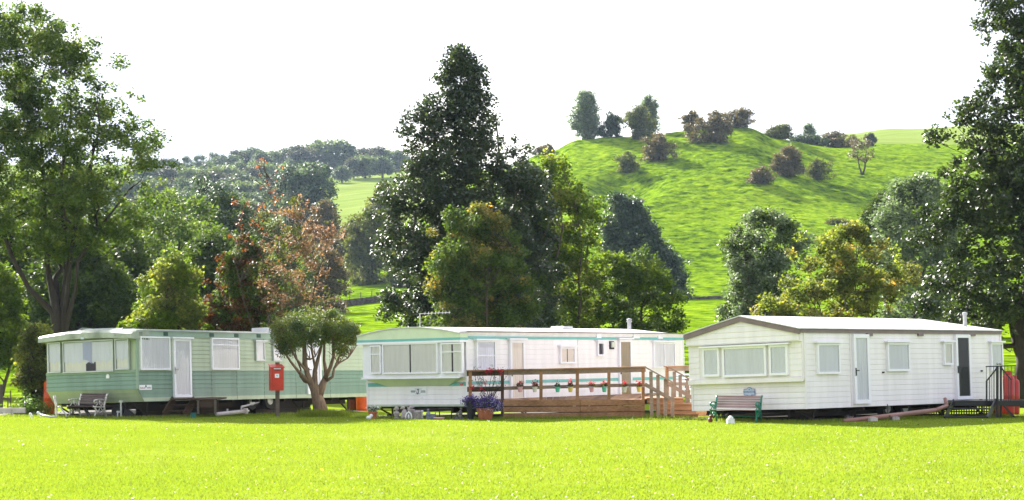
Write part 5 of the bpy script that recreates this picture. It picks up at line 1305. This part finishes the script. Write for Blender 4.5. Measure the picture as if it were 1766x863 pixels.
T_('copper_beech', 'sparse copper pink tree with thin bare branches behind the green caravan', 'tree', 486, 69,
   [(338, 500, 535), (365, 470, 578), (400, 445, 592), (440, 430, 600), (480, 425, 602), (520, 430, 600), (560, 440, 595)], 170, .27, 6800, .078, 'leaf_copper', 'bark', 3, .08, seed=12, hollow=.2, limbs=16, fill=1., mat2='leaf_olive', frac2=.32)
T_('red_leaved_sapling', 'tall wispy sapling with scattered orange red leaves above the copper tree', 'tree', 462, 71,
   [(262, 455, 480), (290, 415, 500), (330, 395, 520), (370, 380, 520), (420, 385, 510), (470, 380, 500)], 70, .12, 520, .075, 'leaf_orange', 'bark', 2, .04, seed=13, hollow=.2, limbs=9, fill=1.)
T_('dark_red_shrub', 'dark red leaved shrub left of the copper tree behind the green caravan', 'bush', 415, 72,
   [(410, 400, 440), (440, 375, 470), (480, 355, 480), (520, 345, 480), (570, 345, 480), (600, 350, 475)], 110, .36, 14000, .10, 'leaf_red', 'bark_dark', 3, .09, seed=14, mat2='leaf_big', frac2=.55, jag=.4)
T_('yellow_green_bush', 'yellow green bush right of the large left tree behind the green caravan', 'bush', 285, 70,
   [(438, 285, 320), (455, 262, 345), (490, 238, 362), (520, 212, 372), (550, 200, 378), (580, 200, 378), (610, 205, 370)], 130, .38, 19000, .10, 'leaf_yg', 'bark', 3, .1, seed=15, mat2='leaf_bright', frac2=.4, jag=.6, fine=.9, hollow=.25)
T_('yellowing_bush', 'yellow spotted bush at the left end of the green caravan', 'bush', 66, 56,
   [(560, 50, 85), (585, 30, 105), (620, 15, 112), (650, 20, 108), (680, 38, 96), (702, 52, 92)], 70, .26, 8500, .085, 'leaf_yg', 'bark_dark', 3, .06, seed=16, mat2='leaf_olive', frac2=.5)
T_('bright_left_bush', 'bright green leafy bush at the left edge behind the fence', 'bush', 0, 72,
   [(455, -20, 20), (480, -50, 40), (520, -60, 52), (560, -60, 50), (600, -60, 45), (630, -50, 30)], 100, .4, 12000, .11, 'leaf_bright', 'bark', 2, .1, seed=17)
# background wood behind the green caravan, each tree its own
bgw = [(40, 96, 300, 120, 'leaf_bg', 'dark green woodland tree behind the trunk of the large left tree'), (150, 88, 400, 110, 'leaf_bg', 'deeply shaded tree seen just right of the large left trunk'),
       (215, 100, 385, 100, 'leaf_bg', 'shaded green tree above the yellow green bush'), (300, 112, 330, 115, 'leaf_big', 'mid green round headed tree left of the grey green field tree'),
       (380, 100, 395, 105, 'leaf_bg', 'mid green tree just behind the dark red shrub'), (-30, 100, 330, 110, 'leaf_bg', 'dark tree cut by the left edge of the photo'),
       (95, 118, 330, 110, 'leaf_bg', 'dark tree behind the stems of the large left tree'), (440, 128, 420, 80, 'leaf_bg', 'small dark tree behind the sparse copper tree'), (350, 150, 305, 95, 'leaf_yew', 'blue green tree below the skyline wood on the left')]
for i, (px, Y_, top, hw, m_, lab) in enumerate(bgw):
    bot = 640 if Y_ < 120 else 600
    T_('woodland_tree', lab, 'tree', px, Y_, [(top, px-hw*.25, px+hw*.2), (top+25, px-hw*.6, px+hw*.6), (top+70, px-hw*.9, px+hw*.95), (top+130, px-hw, px+hw), (bot-90, px-hw*.9, px+hw*.9), (bot-10, px-hw*.6, px+hw*.6)],
       150, .75, 14000, .17, m_, 'bark_dark', 1, .2, seed=30+i, limbs=8, group='woodland trees behind the green caravan')
for i, (px, Y_, top, hw, m_, lab) in enumerate(((395, 150, 335, 80, 'leaf_bg', 'dark leafy tree in the belt behind the red leaved shrub'), (455, 172, 362, 62, 'leaf_olive', 'olive toned tree in the belt left of the copper tree top'),
      (268, 135, 325, 85, 'leaf_big', 'fresh green tree in the belt right of the large left tree'), (505, 195, 395, 55, 'leaf_bg', 'green tree in the belt directly behind the copper tree'), (560, 200, 420, 45, 'leaf_brown', 'brownish low tree right of the copper tree at the wall'), (345, 128, 385, 75, 'leaf_bright', 'sunlit green tree above the dark red shrub'))):
    T_('woodland_tree', lab, 'tree', px, Y_, [(top, px-hw*.3, px+hw*.25), (top+20, px-hw*.65, px+hw*.6), (top+60, px-hw*.95, px+hw), (top+110, px-hw, px+hw*.95), (570, px-hw*.8, px+hw*.8)],
       120, .8, 11000, .20, m_, 'bark_dark', 1, .2, seed=140+i, limbs=8, group='woodland trees behind the green caravan')
T_('far_field_oak', 'large round grey green tree standing alone in the left field below the skyline', 'tree', 528, 395, [(280, 505, 550), (292, 480, 575), (315, 468, 588), (350, 464, 592), (385, 475, 585), (400, 490, 570)], 130, 1.7, 12000, .5, 'leaf_yew', 'bark', 1, .5, seed=50, jag=.15, mat2='leaf_grey', frac2=.3)
for i, (px, Y_, top, hw, bot, m_, lab) in enumerate(((640, 270, 352, 46, 500, 'leaf_olive', 'olive green bush above the left dry stone wall'), (662, 330, 318, 34, 450, 'leaf_olive', 'olive bush higher up behind the olive green one'),
      (605, 290, 385, 40, 490, 'leaf_brown', 'brownish bush left of the olive bushes in the field'), (560, 300, 345, 40, 480, 'leaf_brown', 'brown grey leafless looking bush behind the copper tree'), (700, 260, 420, 40, 500, 'leaf_olive', 'bush half hidden by the left side of the tallest tree'), (330, 240, 360, 50, 520, 'leaf_bg', 'green tree on the lower slope behind the dark red shrub'))):
    T_('field_bush', lab, 'bush', px, Y_, [(top, px-hw*.3, px+hw*.3), (top+18, px-hw*.75, px+hw*.75), (top+50, px-hw, px+hw), (bot, px-hw*.85, px+hw*.85)], 110, 1.1, 9500, .32, m_, 'bark', 1, .2, seed=60+i, jag=.4, group='bushes in the field left of the tallest tree')

# ------------------------------------------------------------------ trees on the knoll and slope
kn = [(1014, 372, 156, 240, 32, 'leaf_grey', 'tree', 'tallest grey green tree at the left end of the hill top', 160), (1054, 370, 194, 226, 21, 'leaf_yew', 'bush', 'small dark bush between the tall grey green hill top tree and the next two', 60),
      (1120, 374, 165, 225, 22, 'leaf_grey', 'tree', 'dark green tree behind the brown green hill top bush', 90), (1101, 366, 180, 228, 25, 'leaf_olive', 'bush', 'brownish green rounded bush on the hill top in front of a taller tree', 100),
      (1137, 345, 230, 262, 32, 'leaf_brown', 'bush', 'low grey brown bush just below the hill top trees', 80), (1195, 368, 191, 226, 20, 'leaf_brown', 'bush', 'sparse brown bush at the left of the second hill top group', 50),
      (1236, 356, 192, 246, 33, 'leaf_brown', 'bush', 'large brown hawthorn in the second hill top group', 110), (1268, 370, 187, 215, 28, 'leaf_brown', 'bush', 'windswept brown thorn leaning right on the hill top', 60),
      (1338, 372, 216, 242, 23, 'leaf_olive', 'bush', 'orange brown low bush on the crest right of the windswept thorn', 60), (1394, 410, 213, 240, 14, 'leaf_grey', 'tree', 'small grey green tree on the skyline above the hedge', 40),
      (1395, 392, 230, 252, 32, 'leaf_yew', 'hedge', 'dark hedge bushes on the crest below the small skyline tree', 70), (1440, 395, 226, 250, 28, 'leaf_brown', 'hedge', 'brownish hedge bush right of the dark crest hedge', 60),
      (1501, 420, 230, 244, 12, 'leaf_far_dark', 'bush', 'round dark purple bush at the edge of the far field', 40), (1360, 330, 249, 290, 33, 'leaf_brown', 'bush', 'grey brown round bush on the middle of the slope', 90),
      (1318, 322, 287, 302, 25, 'leaf_brown', 'bush', 'low dark scrub left of the round slope bush', 40), (1410, 332, 276, 290, 24, 'leaf_olive', 'bush', 'low scrub right of the round slope bush', 40),
      (945, 368, 250, 272, 20, 'leaf_brown', 'bush', 'brown bush on the skyline just right of the tallest tree', 50), (1082, 338, 262, 286, 26, 'leaf_olive', 'bush', 'thin yellowish scrub above the shaded hollow on the hill', 40),
      (1470, 400, 234, 250, 18, 'leaf_olive', 'bush', 'small olive bush between the crest hedge and the round purple bush', 40), (1445, 290, 385, 420, 22, 'leaf_olive', 'bush', 'small orange green bush on the slope behind the golden shrub', 50)]
for i, (px, Y_, top, bot, hw, m_, cat, lab, nc) in enumerate(kn):
    x = Xp(px, Y_); bz = Hs(x, Y_); bpy_ = HY-(bz-CZ)*F/Y_; sh = bpy_-bot if abs(bpy_-bot) < 60 else 0
    lean = 14 if 'windswept' in lab else 0
    cf_ = 1.95 if cat == 'tree' else 1.5; q_ = lambda f: math.sqrt(max(0, 1-(cf_*f-1)**2))**(.75 if cat == 'tree' else 1.1)*(1 if cat == 'tree' else 1.12); rows = [(top+(bot+sh-top)*f_, px-hw*q_(f_)+lean*(1-f_), px+hw*q_(f_)*.95+lean*(1-f_)) for f_ in (.02, .12, .25, .4, .55, .7, .85, 1.)]
    T_('hill_'+cat if cat != 'hedge' else 'hill_hedge', lab, cat, px, Y_, rows, nc, .8 if hw > 20 else .5, nc*70, .27, m_, 'bark', 1 if cat == 'tree' else 2, .16, seed=80+i, jag=.5 if cat == 'tree' else .85, limbs=6, hollow=.25, fine=.95, group='scattered trees and bushes on the green hill')
T_('bare_thorn', 'nearly bare dark thorn tree standing on the right of the slope', 'tree', 1487, 345, [(236, 1475, 1498), (250, 1466, 1508), (268, 1464, 1510), (278, 1475, 1500)], 45, .5, 900, .25, 'leaf_brown', 'bark_dark', 2, .28, seed=120, limbs=16)
# rocks in the hollow
rd = random.Random(4)
for i in range(9):
    x = 19.5+rd.uniform(-3.4, 3.4); y = 318+rd.uniform(-5, 5); mb = MB(); r_ = rd.uniform(.4, 1.0)
    mb.blob((0, 0, 0), (r_, r_*.8, r_*.6), 7); o = mb.build('hill_rock', 'rock'); o.location = (x, y, Hs(x, y)+r_*.1); o.rotation_euler = (rd.uniform(-.3, .3), rd.uniform(-.3, .3), rd.uniform(0, 3))
    tag(o, 'weathered grey rock in the shaded hollow on the left of the hill', 'rock', 'rocks in the hollow on the hill')
# ------------------------------------------------------------------ skyline wood
def far_proto(mat, seed, asp=1.):
    rng = np.random.default_rng(seed); nc = 60; c = []
    while len(c) < nc:
        q = rng.uniform(-1, 1, 3)
        if 0.35 < (q**2).sum() < 1: c.append(q)
    c = np.array(c)*np.array((3.4, 3.4, 3.6*asp))+np.array((0, 0, 5.*asp)); rad = 1.0+rng.random(nc)*.8
    idx = np.repeat(np.arange(nc), 55); d = rng.normal(size=(len(idx), 3)); d /= np.linalg.norm(d, axis=1)[:, None]
    v, f = leaves(c[idx]+d*(rad[idx]*rng.random(len(idx))**.4)[:, None], .65, .6, rng=rng)
    me = npmesh('crown', v, f, mat); mesh = me.data; bpy.data.objects.remove(me)
    mb = MB(); mb.tube([(0, 0, -.5), (.1, 0, 2), (0, .1, 6)], [.35, .28, .1], 7); o = mb.build('trunk', 'bark'); tm = o.data; bpy.data.objects.remove(o); return mesh, tm
fp = [far_proto(m_, 200+i, a_) for i, (m_, a_) in enumerate((('leaf_far', 1.), ('leaf_far_dark', 1.), ('leaf_far', 1.25), ('leaf_far_pale', .9), ('leaf_far', .85)))]
rd = random.Random(12)
spots = []
for px, top, Y_ in ((322, 270, 700), (345, 268, 720), (368, 264, 730), (392, 270, 710), (412, 262, 740), (432, 258, 745), (452, 262, 720), (475, 262, 735), (498, 255, 740), (520, 254, 730), (545, 247, 745), (568, 244, 740), (592, 248, 735), (615, 262, 760), (632, 258, 740), (650, 256, 745), (668, 260, 750), (684, 262, 740), (702, 268, 750), (300, 275, 700), (282, 280, 700), (262, 284, 690), (730, 280, 745), (755, 280, 745), (890, 285, 700), (905, 283, 690)):
    spots.append((px, Y_, top))
for px, top, Y_ in ((310, 290, 610), (335, 292, 600), (360, 285, 620), (385, 288, 610), (405, 283, 620), (430, 290, 600), (450, 282, 630), (330, 312, 520), (370, 316, 520), (400, 312, 530), (430, 315, 510), (350, 300, 560), (460, 300, 560), (300, 310, 540), (478, 285, 640), (415, 300, 570), (500, 275, 660), (380, 300, 560), (630, 270, 660), (660, 272, 665), (610, 276, 660), (440, 335, 480), (470, 330, 500), (400, 335, 470), (360, 335, 470), (325, 335, 480), (455, 318, 540), (420, 345, 450), (385, 320, 500), (345, 325, 500), (590, 300, 640), (305, 330, 500), (480, 350, 455), (205, 292, 600), (232, 290, 610), (258, 288, 605), (285, 292, 600), (215, 310, 540), (245, 308, 545), (275, 312, 540), (300, 350, 440), (265, 345, 450), (235, 340, 460), (205, 345, 455), (180, 300, 560), (320, 358, 430), (285, 372, 400), (245, 370, 400)):
    spots.append((px, Y_, top))
for i, (px, Y_, top) in enumerate(spots):
    x = Xp(px, Y_); z = Hs(x, Y_); h = CZ+(HY-top)*Y_/F-z; h = max(5.5, min(h, 17)); k = rd.choice((0, 0, 1, 2, 3, 4))
    t = thing('distant_tree', 'hazy rounded tree of the distant wood beyond the fields on the left', 'tree', (x, Y_, z), (0, 0, rd.uniform(0, 6)), 'trees of the distant wood')
    s_ = h/(8.6*(1., 1., 1.25, .9, .85)[k]); t.scale = (s_*rd.uniform(1.15, 1.7), s_*rd.uniform(1.1, 1.5), s_)
    for nm, me in (('crown', fp[k][0]), ('trunk', fp[k][1])):
        o = bpy.data.objects.new(nm, me); COL.objects.link(o); o.parent = t

# ------------------------------------------------------------------ sky, sun, air
SUN_EL = 30.0; az = R(-32)     # compass angle from +Y towards +X
d = Vector((math.sin(az)*math.cos(R(SUN_EL)), math.cos(az)*math.cos(R(SUN_EL)), math.sin(R(SUN_EL))))
sl = bpy.data.lights.new('sun', 'SUN'); sl.energy = 5.0; sl.angle = R(.55); sl.color = (1, .955, .88)
so = bpy.data.objects.new('sun', sl); COL.objects.link(so); so.rotation_euler = d.to_track_quat('Z', 'Y').to_euler()
wd = bpy.data.worlds.new('World'); SC.world = wd; wd.use_nodes = True; nt = wd.node_tree; N = nt.nodes; L = nt.links; N.clear()
out = N.new('ShaderNodeOutputWorld'); bg = N.new('ShaderNodeBackground'); L.new(bg.outputs[0], out.inputs[0]); bg.inputs[1].default_value = .064
sk = N.new('ShaderNodeTexSky'); sk.sky_type = 'NISHITA'; sk.sun_disc = False; sk.sun_elevation = R(SUN_EL); sk.sun_rotation = az; sk.dust_density = 2.5; sk.air_density = 1.0
tc = N.new('ShaderNodeTexCoord'); mp = N.new('ShaderNodeMapping'); mp.inputs['Scale'].default_value = (1, 1, 2.6); L.new(tc.outputs['Generated'], mp.inputs[0])
nz = N.new('ShaderNodeTexNoise'); nz.inputs['Scale'].default_value = 2.4; nz.inputs['Detail'].default_value = 7; nz.inputs['Roughness'].default_value = .55; L.new(mp.outputs[0], nz.inputs['Vector'])
cr = N.new('ShaderNodeValToRGB'); cr.color_ramp.elements[0].position = .32; cr.color_ramp.elements[1].position = .52; cr.color_ramp.elements[0].color = (.1, .1, .1, 1); cr.color_ramp.elements[1].color = (1, 1, 1, 1)
L.new(nz.outputs['Fac'], cr.inputs[0])
mx = N.new('ShaderNodeMix'); mx.data_type = 'RGBA'; L.new(cr.outputs[0], mx.inputs[0]); L.new(sk.outputs[0], mx.inputs[6]); mx.inputs[7].default_value = (5.0, 5.2, 6.0, 1)
L.new(mx.outputs[2], bg.inputs[0])
# thin valley air
m, nt, out = nmat('valley air'); v_ = nt.nodes.new('ShaderNodeVolumePrincipled'); v_.inputs['Color'].default_value = (.60, .78, 1, 1); v_.inputs['Density'].default_value = .00007; v_.inputs['Anisotropy'].default_value = .3
nt.links.new(v_.outputs[0], out.inputs['Volume']); m.cycles.homogeneous_volume = True if hasattr(m.cycles, 'homogeneous_volume') else None
M['haze'] = m
mb = MB(); mb.box(-620, 620, -75, 1215, -2.5, 150); hz = mb.build('haze', 'haze'); tag(hz, kind='stuff')

cam = bpy.data.cameras.new('camera'); co = bpy.data.objects.new('camera', cam); COL.objects.link(co); SC.camera = co
co.location = (0, 0, CZ); co.rotation_euler = (R(90), 0, 0); cam.sensor_width = 36; cam.lens = 36*F/1766; cam.shift_y = (HY-431.5)/1766; cam.clip_end = 5000; cam.clip_start = .1
vs = SC.view_settings; vs.view_transform = 'Standard'; vs.look = 'None'; vs.exposure = 2.15; vs.gamma = 1; vs.use_curve_mapping = False
cy = SC.cycles; cy.max_bounces = 6; cy.diffuse_bounces = 3; cy.glossy_bounces = 2; cy.transmission_bounces = 3; cy.transparent_max_bounces = 8; cy.volume_bounces = 0
cy.use_denoising = True; cy.caustics_reflective = False; cy.caustics_refractive = False; cy.sample_clamp_indirect = 6
